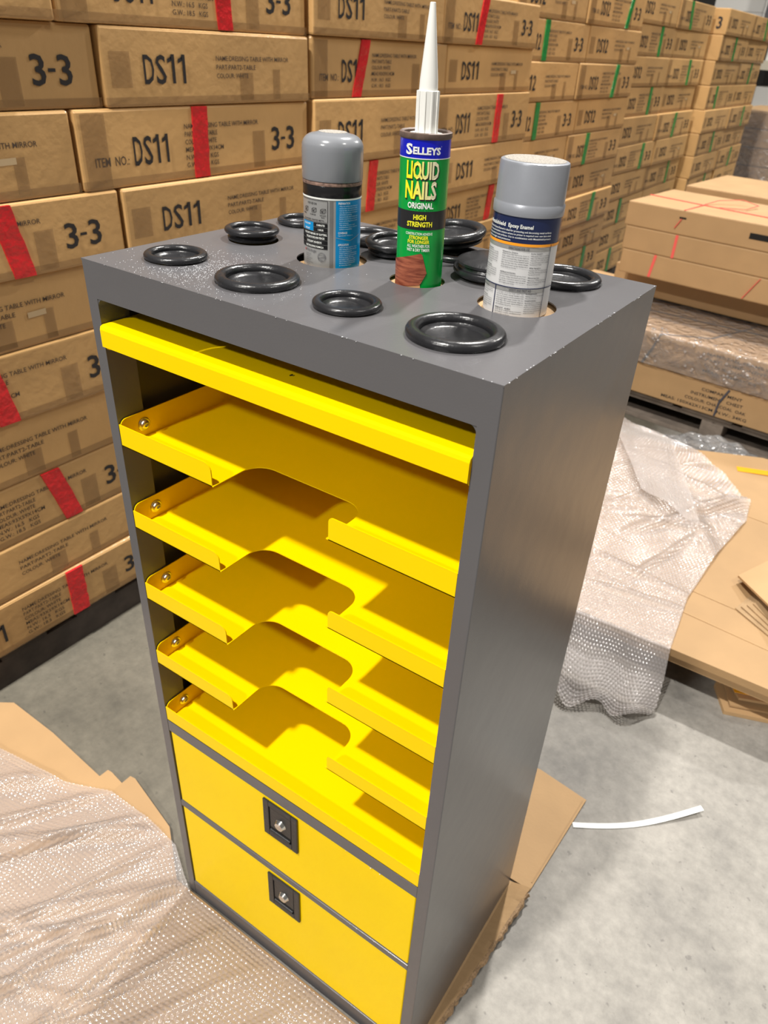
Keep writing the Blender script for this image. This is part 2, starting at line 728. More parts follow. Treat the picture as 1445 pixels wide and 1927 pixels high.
PR = {}
for code in ('DS11', 'DS12'):
    for kind in 'RP':
        L = {('DS11', 'R'): .72, ('DS11', 'P'): .63, ('DS12', 'R'): .79, ('DS12', 'P'): .73}[(code, kind)]
        h = .1435 if code == 'DS11' else .152
        PR[code, kind] = (L, h, *front_prints(code, kind, L, h))


def clear_mesh(L, h, kind):
    v, fcs = [], []
    rects = [(.02, .10, 0.0, .95)] if kind == 'R' else [(.03, .11, .25, .7)]
    rects += [(.60, .67, .05, .45), (.78, .82, .05, .5)] if kind == 'P' else [(.70, .76, .05, .6)]
    rects += [(.0, 1.0, .01, .13)]
    for (a, b, c, e) in rects:
        o = len(v)
        x = .0009
        v += [(x, a * L, c * h), (x, b * L, c * h), (x, b * L, e * h), (x, a * L, e * h)]
        fcs.append((o, o + 1, o + 2, o + 3))
    me = bpy.data.meshes.new('clear_tape')
    me.from_pydata(v, [], fcs)
    me.materials.append(MT['clear_tape'])
    return me


CT = {k: clear_mesh(PR[k][0], PR[k][1], k[1]) for k in PR}
st_me = bpy.data.meshes.new('size_sticker')
st_me.from_pydata([(.0018, 0, 0), (.0018, .042, .001), (.0018, .042, .013), (.0018, 0, .012)], [], [(0, 1, 2, 3)])
st_me.materials.append(MT['sticker'])


def carton(code, kind, tapecol, xf, y0, z0, L, h, tape, label, group, depth=.40):
    root = empty('carton', (xf, y0, z0), (0, 0, math.radians(random.uniform(-.5, .5))))
    tag(root, label, 'carton', group)
    bm = bmesh.new()
    g = .0025
    boxbm(bm, -depth, 0, g, L - g, 0, h, bevel=.0055, seg=2)
    # slightly crushed corners and sagging edges
    for v in bm.verts:
        if v.co.x < -.003:
            v.co.z += 0
        if v.co.z > h * .5 and v.co.x > -.02:
            v.co.x -= random.uniform(0, .0015)
    bobj('box_body', bm, 'carton', root)
    Lm, hm, bme, sme = PR[code, kind]
    for nm, me, mt in (('stencil', bme, 'ink'), ('small_print', sme, 'ink_soft')):
        if not me.materials:
            me.materials.append(MT[mt])
        o = bpy.data.objects.new(nm, me)
        o['kind'] = 'stuff'
        COL.objects.link(o)
        o.parent = root
        o.scale = (1, L / Lm, h / hm)
    o = bpy.data.objects.new('clear_tape', CT[code, kind])
    o['kind'] = 'stuff'
    COL.objects.link(o)
    o.parent = root
    o.scale = (1, L / Lm, h / hm)
    if kind == 'P' and random.random() < .6:
        o = bpy.data.objects.new('size_sticker', st_me)
        COL.objects.link(o)
        o.parent = root
        o.location = (0, .725 * L, .42 * h)
    if kind == 'R':
        t0, t1, w = tape
        a, b = t0 * L, t1 * L
        W2 = w / 2
        nn = 8
        vs, fs = [], []
        for i in range(nn + 1):
            q = i / nn
            c = b + (a - b) * q
            wob = random.uniform(-.0015, .0015)
            for (x, y) in ((-.001, -W2), (.0030, -W2 + wob), (.0030, W2 + wob), (-.001, W2)):
                vs.append((x, c + y, .002 + (h - .004) * q))
        # fold back over the top edge
        for (x, y) in ((-.03, -W2), (-.03, -W2), (-.03, W2), (-.03, W2)):
            vs.append((x, a + y, h + .0004))
        n2 = nn + 2
        for i in range(n2 - 1):
            for j in range(4):
                k = (j + 1) % 4
                fs.append((i * 4 + j, i * 4 + k, (i + 1) * 4 + k, (i + 1) * 4 + j))
        fs.append((3, 2, 1, 0))
        obj(tapecol + '_tape', vs, fs, tapecol + '_tape', root)
    return root


NTH = ['bottom', 'second', 'third', 'fourth', 'fifth', 'sixth', 'seventh', 'eighth', 'ninth', 'top']
STK = [
    dict(code='DS11', col='red', x=-.74, y=(-.10, 1.265), rl=.722, pl=.637, nm='nearest red-taped pallet',
         z=[.095, .232, .366, .510, .655, .803, .946, 1.088, 1.241, 1.386, 1.532],
         tape={0: (.598, .594), 2: (.60, .655), 4: (.475, .51), 6: (.615, .652), 7: (.46, .455), 9: (.59, .605)}),
    dict(code='DS11', col='red', x=-.742, y=(1.275, 2.625), rl=.70, pl=.645, nm='second red-taped pallet',
         z=[.095, .236, .378, .520, .662, .795, .928, 1.078, 1.245, 1.390, 1.530],
         tape={5: (.668, .637), 6: (.409, .389), 7: (.630, .619), 8: (.345, .29), 9: (.39, .345)}),
    dict(code='DS12', col='green', x=-.84, y=(2.63, 4.13), rl=.78, pl=.715, nm='nearest green-taped pallet',
         z=[.13 + .152 * i for i in range(11)],
         tape={9: (.74, .68), 8: (.396, .394), 7: (.657, .62), 6: (.40, .398), 5: (.343, .331), 3: (.62, .597), 1: (.69, .685)}),
    dict(code='DS12', col='green', x=-.88, y=(4.15, 5.70), rl=.80, pl=.74, nm='middle green-taped pallet',
         z=[.163 + .153 * i for i in range(11)],
         tape={9: (.30, .36), 8: (.63, .64), 7: (.60, .62), 6: (.66, .66), 5: (.48, .47), 4: (.70, .69)}),
    dict(code='DS12', col='green', x=-.82, y=(5.79, 7.36), rl=.81, pl=.75, nm='farthest green-taped pallet',
         z=[.163 + .153 * i for i in range(11)],
         tape={9: (.60, .65), 8: (.50, .52), 6: (.28, .32), 5: (.58, .62), 4: (.54, .57)}),
]
for si, s in enumerate(STK):
    y0, y1 = s['y']
    wtape = .040 if s['col'] == 'red' else .036
    # stringer pallet under each stack, stain and shade both put into its dark colour
    p = empty('pallet', (s['x'] - .01, y0, 0))
    tag(p, f'stained, shade-darkened timber pallet under the {s["nm"]} of cartons', 'pallet', 'pallets under the carton stacks')
    ph = s['z'][0]
    for i in range(3):
        box('stringer', -.04 - .37 * i, -.0 - .37 * i, 0, y1 - y0, 0, ph - .018, 'pallet_stain_shade', p)
    nb = 7
    for i in range(nb):
        a = (y1 - y0 - .12) * i / (nb - 1)
        box('deck_board', -.78, 0, a, a + .12, ph - .0178, ph - .001, 'pallet_stain_shade', p)
    for k in range(10):
        leftR = k % 2 == 0
        Ll = s['rl'] if leftR else s['pl']
        h = s['z'][k + 1] - s['z'][k] - .0012
        jx = random.uniform(-.012, .010)
        jx2 = jx + random.uniform(-.008, .008)
        for side in (0, 1):
            kind = 'R' if (side == 0) == leftR else 'P'
            a = y0 if side == 0 else y0 + Ll
            b = y0 + Ll if side == 0 else y1
            t = s['tape'].get(k, (random.uniform(.4, .68),) * 2)
            lay = 'bottom layer' if k == 0 else ('top layer' if k == 9 else NTH[k] + ' layer up')
            lab = (f'brown carton with {s["col"]} tape, ' if kind == 'R' else 'brown carton without coloured tape, ') + \
                f'{lay}, {"left" if side == 0 else "right"} half of {s["nm"]}'
            ct_ = carton(s['code'], kind, s['col'], s['x'] + (jx if side == 0 else jx2), a + (0 if side == 0 else .001),
                   s['z'][k], b - a - .002, h, (t[0], t[1], wtape * .0 + (.046 if si == 0 else .042)), lab,
                   f'cartons on the {s["nm"]}')
            if si == 4 and k == 9 and side == 0:
                link('end_stencil', Print().text('3', .015, .035, .07, .035, bold=.02).mesh(lambda u, v: (-.09 + u, .0012, v)), 'ink', ct_)

# ================================================================== FLAT-PACK PALLET ON THE RIGHT
A0 = Vector((-.08399302, 2.69992662, 0))
ang = math.radians(-5.118)


def rbox(name, u0, u1, n0, n1, z0, z1, material, parent=None, bevel=.004):
    return box(name, u0, u1, n0, n1, z0, z1, material, parent, bevel=bevel)


def rroot(name, label, cat, group=None, dz=0, da=0):
    e = empty(name, (A0.x, A0.y, 0), (0, 0, ang + math.radians(da)))
    return tag(e, label, cat, group)


pal = rroot('pallet', 'weathered wooden pallet under the strapped flat-pack cartons', 'pallet')
for i in range(7):
    a = -.55 + i * .262
    rbox('deck_board', a, a + .22, .02, 1.25, .108, .129, 'pallet_wood', pal, .002)
for n0 in (.03, .56, 1.10):
    rbox('stringer', -.55, 1.25, n0, n0 + .10, .090, .1075, 'pallet_wood', pal, .002)
    rbox('bottom_board', -.55, 1.25, n0, n0 + .10, 0, .018, 'pallet_wood', pal, .002)
    for u0 in (-.50, .33, 1.12):
        rbox('block', u0, u0 + .095, n0 + .002, n0 + .098, .0182, .0898, 'pallet_wood', pal, .002)
cb = rroot('carton', 'long flat brown carton with black print directly on the wooden pallet', 'carton', 'flat-pack cartons')
rbox('box_body', -.62, 1.20, 0, .74, .130, .2640, 'carton_pale', cb)
fnR = lambda u, v: (u, -.0012, v)
pp = Print()
for i, (t, u, w) in enumerate((('COMPARTMENT', .30, .17), ('INSTRUMENT  CHEST', .26, .22), ('COLOUR: CHARCOAL  OAK', .24, .26), ('MEAS: 150X62X13CM  N.W.: 34KG', .14, .37))):
    pp.text(t, u, .226 - .026 * i, .013, w, bold=.01)
me = pp.mesh(fnR, 'stencil')
link('stencil', me, 'ink', cb)
wr = rroot('carton', 'long flat carton loosely wrapped in clear film and grey straps on the pallet', 'carton', 'flat-pack cartons')
rbox('box_body', -.62, 1.19, .004, .76, .2650, .4080, 'carton_pale', wr)
pp = Print()
for i, (t, w) in enumerate((('NAME:TALL FRAME WITH LED', .36), ('PART: COMPONENTS', .26), ('COLOUR: CHARCOAL', .22), ('MEAS: COMPACT 5', .22))):
    pp.text(t, .28, .375 - .024 * i, .012, w, bold=.01)
link('stencil', pp.mesh(lambda u, v: (u, .0028, v), 'stencil'), 'ink_soft', wr)
# straps printed as real ribbons
zt = .4095
tube('strap', [(-.6, .25, zt), (.3, .33, zt), (1.18, .45, zt)], 0, 'black_strap', wr, flat=(.006, .0006))
tube('strap', [(.02, -.001, .27), (.05, -.001, .34), (.07, .0, zt), (.25, .12, zt), (.33, .40, zt), (.34, .6, zt)], 0, 'black_strap', wr, flat=(.005, .0006))
tube('strap', [(.38, -.004, .135), (.385, -.006, .20), (.41, -.004, .262)], 0, 'black_strap', cb, flat=(.004, .001))
# wrinkled film wrapped around it
def film_sheet():
    nu, nv = 110, 60
    path = [(-.010, .272), (-.012, .34), (-.008, .412), (.03, .4165), (.2, .415), (.45, .414), (.60, .4135)]
    L = [0]
    for a, b in zip(path, path[1:]):
        L.append(L[-1] + math.dist(a, b))
    V, F = [], []
    for i in range(nu):
        u = -.60 + 1.78 * i / (nu - 1)
        for j in range(nv):
            t = L[-1] * j / (nv - 1)
            k = max(q for q in range(len(path) - 1) if L[q] <= t + 1e-9)
            w = (t - L[k]) / (L[k + 1] - L[k])
            n = path[k][0] + (path[k + 1][0] - path[k][0]) * w
            z = path[k][1] + (path[k + 1][1] - path[k][1]) * w
            wr_ = .0022 * math.sin(u * 31 + n * 55) * math.sin(n * 40 + z * 50 + u * 9) + .0022 * abs(math.sin(u * 47 - t * 33))
            if n < 0:
                n -= abs(wr_)
            else:
                z += abs(wr_)
            V.append((u, n, z))
    for i in range(nu - 1):
        for j in range(nv - 1):
            a = i * nv + j
            F.append((a, a + nv, a + nv + 1, a + 1))
    return obj('film_wrap', V, F, 'wrap_film', wr, smooth=True)


film_sheet()
# a patch of bubble wrap blisters on the film near the cabinet
bl = bmesh.new()
for k in range(46):
    u = random.gauss(.02, .10) if k < 26 else random.gauss(.30, .08)
    if random.random() < .55:
        n, z = -.014, random.uniform(.29, .405)
        nrm = Vector((0, -1, 0))
    else:
        n, z = random.uniform(.0, .06), .4175
        nrm = Vector((0, 0, 1))
    mtx = Matrix.Translation((u, n, z)) @ nrm.to_track_quat('Z', 'Y').to_matrix().to_4x4() @ Matrix.Diagonal((1, 1, .35, 1))
    bmesh.ops.create_icosphere(bl, subdivisions=2, radius=.0065, matrix=mtx)
b_ = bobj('bubbles', bl, 'bubble_film', wr, smooth=True)
b_['kind'] = 'stuff'

four = [
    (-.38, 1.08, .46, 1.00, .4195, .5440, 'plain brown carton, lowest of the four stacked on the film-wrapped carton'),
    (-.300, 1.12, .30, .83, .5450, .6480, 'brown carton with pink straps, second from bottom on the film-wrapped carton'),
    (-.308, 1.10, .30, .83, .6490, .7480, 'brown carton with one pink strap, second from top on the film-wrapped carton'),
    (-.318, 1.09, .30, .82, .7490, .8500, 'topmost brown carton tied with red string, hand hole in its side'),
]
cs = []
for (u0, u1, n0, n1, z0, z1, lb) in four:
    c = rroot('carton', lb, 'carton', 'strapped flat-pack cartons')
    rbox('box_body', u0, u1, n0, n1, z0, z1, 'carton_pale', c, .005)
    cs.append(c)
for u, c, z0, z1, du in ((-.085, cs[3], .775, .815, .022), (-.065, cs[2], .65, .747, .0), (-.15, cs[1], .55, .647, .012), (.275, cs[1], .552, .645, .05)):
    tube('strap', [(u, .2985, z0), (u + du, .2985, z1)], 0, 'pink_strap', c, flat=(.006, .0012))
box('hand_hole', .23, .33, .2985, .2999, .789, .812, 'black_hole', cs[3])
box('strap_slot', -.075, -.045, .2985, .2999, .815, .822, 'black_hole', cs[3])
zt = .8515
tube('strap', [(-.318, .54, zt), (.0, .50, zt), (.35, .47, zt), (1.08, .45, zt)], 0, 'pink_strap', cs[3], flat=(.006, .001))
tube('strap', [(-.06, .30, zt - .001), (-.055, .40, zt), (-.05, .52, zt + .001)], 0, 'pink_strap', cs[3], flat=(.004, .0008))
tube('strap', [(-.05, .52, zt + .002), (-.02, .60, zt + .015), (.06, .68, zt + .022), (.14, .66, zt + .012), (.12, .56, zt + .004), (.02, .50, zt + .002)], 0, 'pink_strap', cs[3], flat=(.003, .0008))
# stack behind
for i in range(4):
    c = rroot('carton', ['lowest', 'second lowest', 'third lowest', 'uppermost'][i] + ' pale carton in the pile behind the red-strung cartons', 'carton', 'cartons behind the strapped pile')
    rbox('box_body', -.33, .95, 1.03, 1.66, .131 + .18 * i, .131 + .18 * (i + 1) - .0015, 'carton_pale', c, .006)
pb = rroot('pallet', 'wooden pallet beneath the far pile of pale cartons', 'pallet')
for i in range(5):
    rbox('deck_board', -.33 + i * .27, -.33 + i * .27 + .2, 1.27, 1.80, .11, .1298, 'pallet_wood', pb, .002)
for n0 in (1.28, 1.50, 1.70):
    rbox('stringer', -.33, .95, n0, n0 + .08, 0, .1098, 'pallet_wood', pb, .002)

# ================================================================== FAR BACKGROUND
for j, (x0, x1, y0, y1, z1, lb) in enumerate((
        (-1.15, .02, 8.4, 9.5, 1.0, 'shrink-wrapped brown pallet load on the floor behind the carton stacks'),
        (.08, 1.3, 8.2, 9.3, .55, 'low shrink-wrapped brown load right of the tall wrapped one'))):
    t = tag(empty('wrapped_load', (x0, y0, 0)), lb, 'pallet load', 'wrapped loads at the back')
    nz = 6 if j == 0 else 4
    for k in range(nz):
        for q in range(2):
            w = (x1 - x0) / 2
            box('box_body', q * w + .004, (q + 1) * w - .004, 0, y1 - y0, z1 * k / nz + (.002 if k else 0), z1 * (k + 1) / nz - .004, 'carton_plain', t, .008)
    nu, nv = 60, 24
    V, F = [], []
    for i in range(nu):
        for q in range(nv):
            u = (x1 - x0) * i / (nu - 1)
            z = z1 * q / (nv - 1)
            V.append((u, -.014 - .006 * abs(math.sin(z * 60 + u * 4)) * abs(math.sin(u * 13)), z))
    for i in range(nu - 1):
        for q in range(nv - 1):
            a = i * nv + q
            F.append((a, a + nv, a + nv + 1, a + 1))
    obj('stretch_film', V, F, 'thin_film', t, smooth=True)
rk = tag(empty('storage_rack', (0, 0, 0)), 'grey steel storage rack with cream beams at the far end', 'rack')
for x in (-2.95, -1.63, .30):
    for y in (11.0, 12.0):
        box('upright', x - .04, x + .04, y, y + .08, 0, 2.6, 'rack_grey', rk, .004)
for z in (.70, 1.31):
    for y in (10.96, 12.02):
        box('beam', -2.98, .33, y, y + .05, z, z + .10, 'rack_cream', rk, .004)
    box('shelf_board', -2.95, .30, 11.02, 12.01, z + .06, z + .098, 'rack_cream', rk)
for (x0, x1, z0, z1, lb) in ((-2.32, -1.72, 1.411, 1.900, 'lower of two white cartons on the rack top shelf, far right corner'),
                             (-2.32, -1.72, 1.902, 2.36, 'upper white carton stacked on another on the rack top shelf'),
                             (-1.54, -.95, 1.411, 1.74, 'white carton right of the grey upright on the rack top shelf'),
                             (-1.56, -1.02, .801, 1.13, 'white carton right of the grey upright on the rack lower shelf')):
    c = box('white_carton', x0, x1, 11.1, 11.9, z0, z1, 'white_carton', None, .006)
    tag(c, lb, 'carton', 'white cartons on the far rack')

# ================================================================== CARDBOARD AND WRAP ON THE FLOOR


def sheet(name, poly, z0, z1, material, label, cat='cardboard', group=None):
    bm = bmesh.new()
    prism(bm, poly, z0, z1)
    bmesh.ops.recalc_face_normals(bm, faces=bm.faces)
    o = bobj(name, bm, material)
    if label:
        tag(o, label, cat, group)
    return o


sheet('cardboard_sheet', [(-.715, .055), (-.684, .077), (-.532, .076), (-.325, .061), (-.26, -.9), (-.715, -.9)], .0005, .005, 'carton_pale',
      'flat cardboard sheet on the floor, farthest left, under bubble wrap', group='cardboard under the near bubble wrap')
sheet('cardboard_sheet', [(-.345, .082), (-.333, .083), (-.236, .070), (-.20, -.9), (-.38, -.9)], .0055, .0095, 'carton_pale',
      'narrow cardboard flap overlapping the large left sheet on the floor', group='cardboard under the near bubble wrap')
sheet('cardboard_sheet', [(-.290, .098), (-.277, .100), (-.128, .064), (-.03, -.005), (.55, -.006), (.55, -.9), (-.29, -.9)], .010, .014, 'carton_pale',
      'cardboard sheet on the floor in front of the grey cabinet, under bubble wrap', group='cardboard under the near bubble wrap')


def bubble_sheet(name, X, Y, Z, pitch, amp, material, label, cat='bubble wrap'):
    """X,Y,Z grids (n,m). adds hexagonally packed bubbles along the surface normal"""
    P3 = np.stack([X, Y, Z], -1)
    du = np.gradient(P3, axis=0)
    dv = np.gradient(P3, axis=1)
    N = np.cross(du, dv)
    N /= np.linalg.norm(N, axis=-1, keepdims=True) + 1e-12
    N *= np.sign(N[..., 2:3].mean())
    # arc-length style params
    U = np.cumsum(np.r_[np.zeros((1, X.shape[1])), np.linalg.norm(np.diff(P3, axis=0), axis=-1)], 0)
    V = np.cumsum(np.c_[np.zeros(X.shape[0]), np.linalg.norm(np.diff(P3, axis=1), axis=-1)], 1)
    U = U.mean(1, keepdims=True) + 0 * U
    V = V.mean(0, keepdims=True) + 0 * V
    py = pitch * .866
    best = np.full(U.shape, 9.)
    r0 = np.floor(V / py)
    for k in (0, 1):
        r_ = r0 + k
        off = (r_ % 2) * .5 * pitch
        cx_ = (np.round((U - off) / pitch)) * pitch + off
        dd = np.hypot(U - cx_, V - r_ * py) / (pitch * .5)
        best = np.minimum(best, dd)
    bh = amp * np.sqrt(np.clip(1 - (best / .92) ** 2, 0, 1))
    seed = np.sin(np.round(U / pitch) * 12.9898 + np.round(V / py) * 78.233) * 43758.5453
    bh *= .75 + .25 * (seed - np.floor(seed))
    P3 = P3 + N * bh[..., None]
    n, m_ = X.shape
    me = bpy.data.meshes.new(name)
    nv_ = n * m_
    me.vertices.add(nv_)
    me.vertices.foreach_set('co', P3.reshape(-1).astype(np.float32))
    idx = np.arange(nv_).reshape(n, m_)
    q = np.stack([idx[:-1, :-1], idx[1:, :-1], idx[1:, 1:], idx[:-1, 1:]], -1).reshape(-1, 4)
    nf = len(q)
    me.loops.add(nf * 4)
    me.loops.foreach_set('vertex_index', q.reshape(-1).astype(np.int32))
    me.polygons.add(nf)
    me.polygons.foreach_set('loop_start', (np.arange(nf) * 4).astype(np.int32))
    me.polygons.foreach_set('loop_total', np.full(nf, 4, np.int32))
    me.update()
    me.validate()
    o = link(name, me, material, smooth=True)
    tag(o, label, cat)
    return o


# near sheet, bottom left
n, m_ = 520, 360
s_, t_ = np.meshgrid(np.linspace(0, 1, n), np.linspace(0, 1, m_), indexing='ij')
Xn = -.725 + s_ * 1.205
yt = np.interp(Xn, [-1.1, -.573, -.46, -.388, -.285, -.17, -.084, -.02, .015, .6], [-.03, -.024, -.006, .005, .047, .050, .041, .006, -.011, -.011])
Yn = -.72 + t_ * (yt + .72)
Zn = .0175 + 0 * Xn


def ridge(X, Y, x0, y0, deg, amp, wid, l0=0, l1=2):
    c, s = math.cos(math.radians(deg)), math.sin(math.radians(deg))
    a = (X - x0) * c + (Y - y0) * s
    b = -(X - x0) * s + (Y - y0) * c
    e = 1 / (1 + np.exp(-(a - l0) / .03)) / (1 + np.exp((a - l1) / .06))
    return amp * np.exp(-(b / wid) ** 2) * e


for x0, y0, dg, am, wd, l0, l1 in ((.0, .0, 228, .014, .016, .02, .9), (-.01, -.01, 240, .012, .010, .03, .9), (-.02, -.02, 252, .016, .014, .05, .8), (.02, -.02, 263, .010, .010, .03, .7),
                                 (-.14, .04, 222, .015, .016, .0, .6), (-.19, .04, 236, .012, .010, .0, .7), (.10, -.05, 248, .011, .010, .0, .8), (-.10, .03, 250, .008, .008, .0, .6),
                                 (.2, -.06, 240, .007, .012, .0, .7), (-.30, .03, 238, .013, .014, .0, .6), (.02, -.10, 215, .010, .010, .05, .5),
                                 (.3, -.05, 245, .006, .014, .0, .7), (-.42, .0, 228, .012, .016, .0, .5), (.0, -.25, 205, .010, .012, .0, .6)):
    Zn = Zn + ridge(Xn, Yn, x0, y0, dg, am, wd, l0, l1)
Zn = Zn + .0025 * np.sin(Xn * 21 + Yn * 13) + .0025 * np.sin(Yn * 31 - Xn * 17) + .003
edge = np.clip((yt - Yn) / .03, 0, 1)
Zn = .0165 + (Zn - .0165) * (.35 + .65 * edge)
bubble_sheet('bubble_wrap', Xn, Yn, Zn, .0098, .0030, 'bubble_film', 'crumpled bubble wrap covering the floor in front of the grey cabinet')

# sheet under the cabinet with lifted torn flap on its right
us = tag(empty('cardboard_sheet', (0, 0, 0)), 'brown cardboard sheet under the grey cabinet, torn edge sticking out right', 'cardboard')
bm = bmesh.new()
prism(bm, [(.03, .384), (.541, .384), (.554, .648), (.435, .662), (.03, .60)], .0005, .0048)
bobj('back_panel', bm, 'carton_plain', us)
# raised crease line on the back panel
bm = bmesh.new()
prism(bm, [(.536, .40), (.5385, .40), (.549, .64), (.5465, .64)], .0048, .0056)
bobj('crease', bm, 'carton_plain', us)
V, F = [], []
nn = 46
for i in range(nn):
    q = i / (nn - 1)
    y = -.02 + .398 * q
    xi = .5035
    xo = .508 + .035 * q ** .9 + random.uniform(-.0025, .0018)
    zo = .006 + .016 * q + random.uniform(-.001, .001)
    V += [(.47, y, .0055), (xi, y, .0062), ((xi + xo) / 2 + .002, y, .006 + .010 * q), (xo, y, zo), (xo + .0008, y, zo - .0045), (xi, y, .0008)]
for i in range(nn - 1):
    for j in range(5):
        a = i * 6 + j
        F.append((a, a + 6, a + 7, a + 1))
obj('front_panel', V, F, 'carton_plain', us)
# torn corrugated lip
V, F = [], []
nn = 120
for i in range(nn):
    q = i / (nn - 1)
    y = -.02 + .385 * q
    xo = .508 + .035 * q ** .9
    zo = .006 + .016 * q
    w = .0008 * math.sin(i * .37) + .0009 * math.sin(i * .9 + 2 * math.sin(i * .13)) + random.uniform(-.0006, .0006)
    V += [(xo - .004, y, zo - .001), (xo + .0015 + w, y, zo + .0006 + .0009 * math.sin(i * .8)), (xo + .004 + w * 1.6, y, zo - .006), (xo - .003, y, zo - .006)]
for i in range(nn - 1):
    for j in range(4):
        a = i * 4
        F.append((a + j, a + 4 + j, a + 4 + (j + 1) % 4, a + (j + 1) % 4))
obj('torn_corrugated_edge', V, F, 'carton_edge', us)

# white plastic strip curling off the floor
pts = []
for i in range(15):
    q = i / 14
    x = .553 + (.775 - .553) * q
    y = .574 + (.777 - .574) * q - .02 * math.sin(q * PI)
    pts.append((x, y, .0012 + .030 * max(0, q - .45) ** 1.6))
o = tube('plastic_strip', pts, 0, 'paper_white', None, flat=(.0062, .0006))
tag(o, 'thin white plastic strip curling up from the concrete right of the cabinet', 'strip')

# big opened carton lying flat on scraps, right
oc = tag(empty('flattened_carton', (0, 0, 0)), 'large opened pale carton lying raised on scraps behind the cabinet', 'carton')
bm = bmesh.new()
prism(bm, [(.13, 1.075), (.835, 1.085), (1.3, 1.30), (1.3, 2.38), (.55, 2.36), (.28, 2.235), (.0, 2.20), (-.05, 1.6)], .128, .150)
bobj('top_panel', bm, 'carton_pale', oc)
bm = bmesh.new()
prism(bm, [(.13, 1.09), (.832, 1.10), (.832, 1.115), (.13, 1.105)], .098, .128)
bobj('front_edge', bm, 'carton_plain', oc)
for (ya, yb) in ((1.335, 1.341), (1.225, 1.231), (1.86, 1.866)):
    bm = bmesh.new()
    prism(bm, [(.15, ya + .05), (.83, ya), (.83, yb), (.15, yb + .05)], .150, .1512)
    bobj('crease', bm, 'carton_pale', oc)
# raised flap
V = [(.648, 1.478, .175), (.80, 1.30, .205), (1.10, 1.55, .26), (.84, 1.86, .22)]
V2 = [(a, b, c - .006) for a, b, c in V]
obj('raised_flap', V + V2, [(0, 1, 2, 3), (7, 6, 5, 4), (0, 4, 5, 1), (1, 5, 6, 2), (2, 6, 7, 3), (3, 7, 4, 0)], 'carton_plain', oc)
for i in range(4):
    o_ = .0 + i * .012
    bm = bmesh.new()
    prism(bm, [(.675 + o_, 1.35 + o_), (.80, 1.27 + o_), (.80, 1.40 + o_), (.70 + o_, 1.44)], .151 + .0035 * i, .154 + .0035 * i)
    bobj('inner_layer', bm, 'card_inside', oc)
tube('orange_tape', [(.49, 2.20, .1512), (.60, 2.24, .153), (.75, 2.28, .1512)], 0, 'orange_tape', oc, flat=(.018, .0006))
# scraps beneath
sc = tag(empty('cardboard_scraps', (0, 0, 0)), 'folded cardboard offcut with orange tape under the opened carton', 'cardboard')
for i, (poly, z0, z1) in enumerate((([(.70, 1.19), (.745, 1.105), (1.0, 1.20), (1.0, 1.45), (.72, 1.40)], .0005, .012),
                                    ([(.715, 1.20), (.752, 1.125), (1.0, 1.22), (1.0, 1.44), (.73, 1.38)], .016, .024),
                                    ([(.71, 1.22), (.765, 1.14), (1.0, 1.24), (1.0, 1.42), (.73, 1.36)], .034, .042),
                                    ([(.72, 1.24), (.77, 1.17), (1.0, 1.26), (1.0, 1.40), (.74, 1.35)], .060, .068))):
    bm = bmesh.new()
    prism(bm, poly, z0, z1)
    for v in bm.verts:
        v.co.z += .0 if i == 0 else random.uniform(-.002, .003)
    bobj('cardboard_layer', bm, 'carton_plain', sc)
for i, (z0, z1) in enumerate(((.012, .016), (.024, .034), (.042, .060))):
    box('folded_edge', .80, .99, 1.24, 1.38, z0, z1, 'carton_plain', sc)
box('folded_edge', .80, .99, 1.25, 1.37, .068, .096, 'carton_plain', sc)
bm = bmesh.new()
prism(bm, [(.705, 1.195), (.75, 1.12), (.83, 1.15), (.80, 1.22)], .070, .0712)
bobj('orange_tape', bm, 'orange_tape', sc)
# support under the left/back of the opened carton (hidden by it)
sup = box('flat_carton', .12, .60, 1.55, 2.15, .0005, .1275, 'carton_plain', None, .004)
tag(sup, 'closed flat carton on the floor carrying the big opened carton', 'carton')

# far bubble sheet draped over the opened carton and down to the floor
n, m_ = 230, 520
s_, t_ = np.meshgrid(np.linspace(0, 1, n), np.linspace(0, 1, m_), indexing='ij')
# control stations along t: (t, xleft, yleft, zleft, xright, yright, zright)
ST = np.array([
    (0.00, .25, .885, .012, .590, .962, .006),
    (0.06, .24, .930, .022, .598, .985, .020),
    (0.12, .22, 1.00, .080, .590, 1.035, .080),
    (0.17, .20, 1.055, .155, .578, 1.070, .156),
    (0.30, .14, 1.22, .158, .556, 1.30, .157),
    (0.45, .06, 1.45, .158, .570, 1.58, .157),
    (0.60, .0, 1.70, .158, .600, 1.83, .158),
    (0.72, -.05, 1.90, .158, .585, 1.93, .162),
    (0.84, -.10, 2.05, .158, .470, 2.10, .160),
    (0.94, -.12, 2.20, .156, .330, 2.235, .156),
    (1.00, -.12, 2.30, .150, .130, 2.29, .154)])
g = [np.interp(t_, ST[:, 0], ST[:, k]) for k in range(1, 7)]
Xf = g[0] + (g[3] - g[0]) * s_
Yf = g[1] + (g[4] - g[1]) * s_
Zf = g[2] + (g[5] - g[2]) * s_
hang = np.clip((.17 - t_) / .17, 0, 1)
Yf = Yf - .018 * hang * np.sin(s_ * 17) - .03 * hang * (s_ > .0) * np.sin(s_ * PI)
Zf = Zf + .010 * hang * (1 + np.sin(s_ * 23))
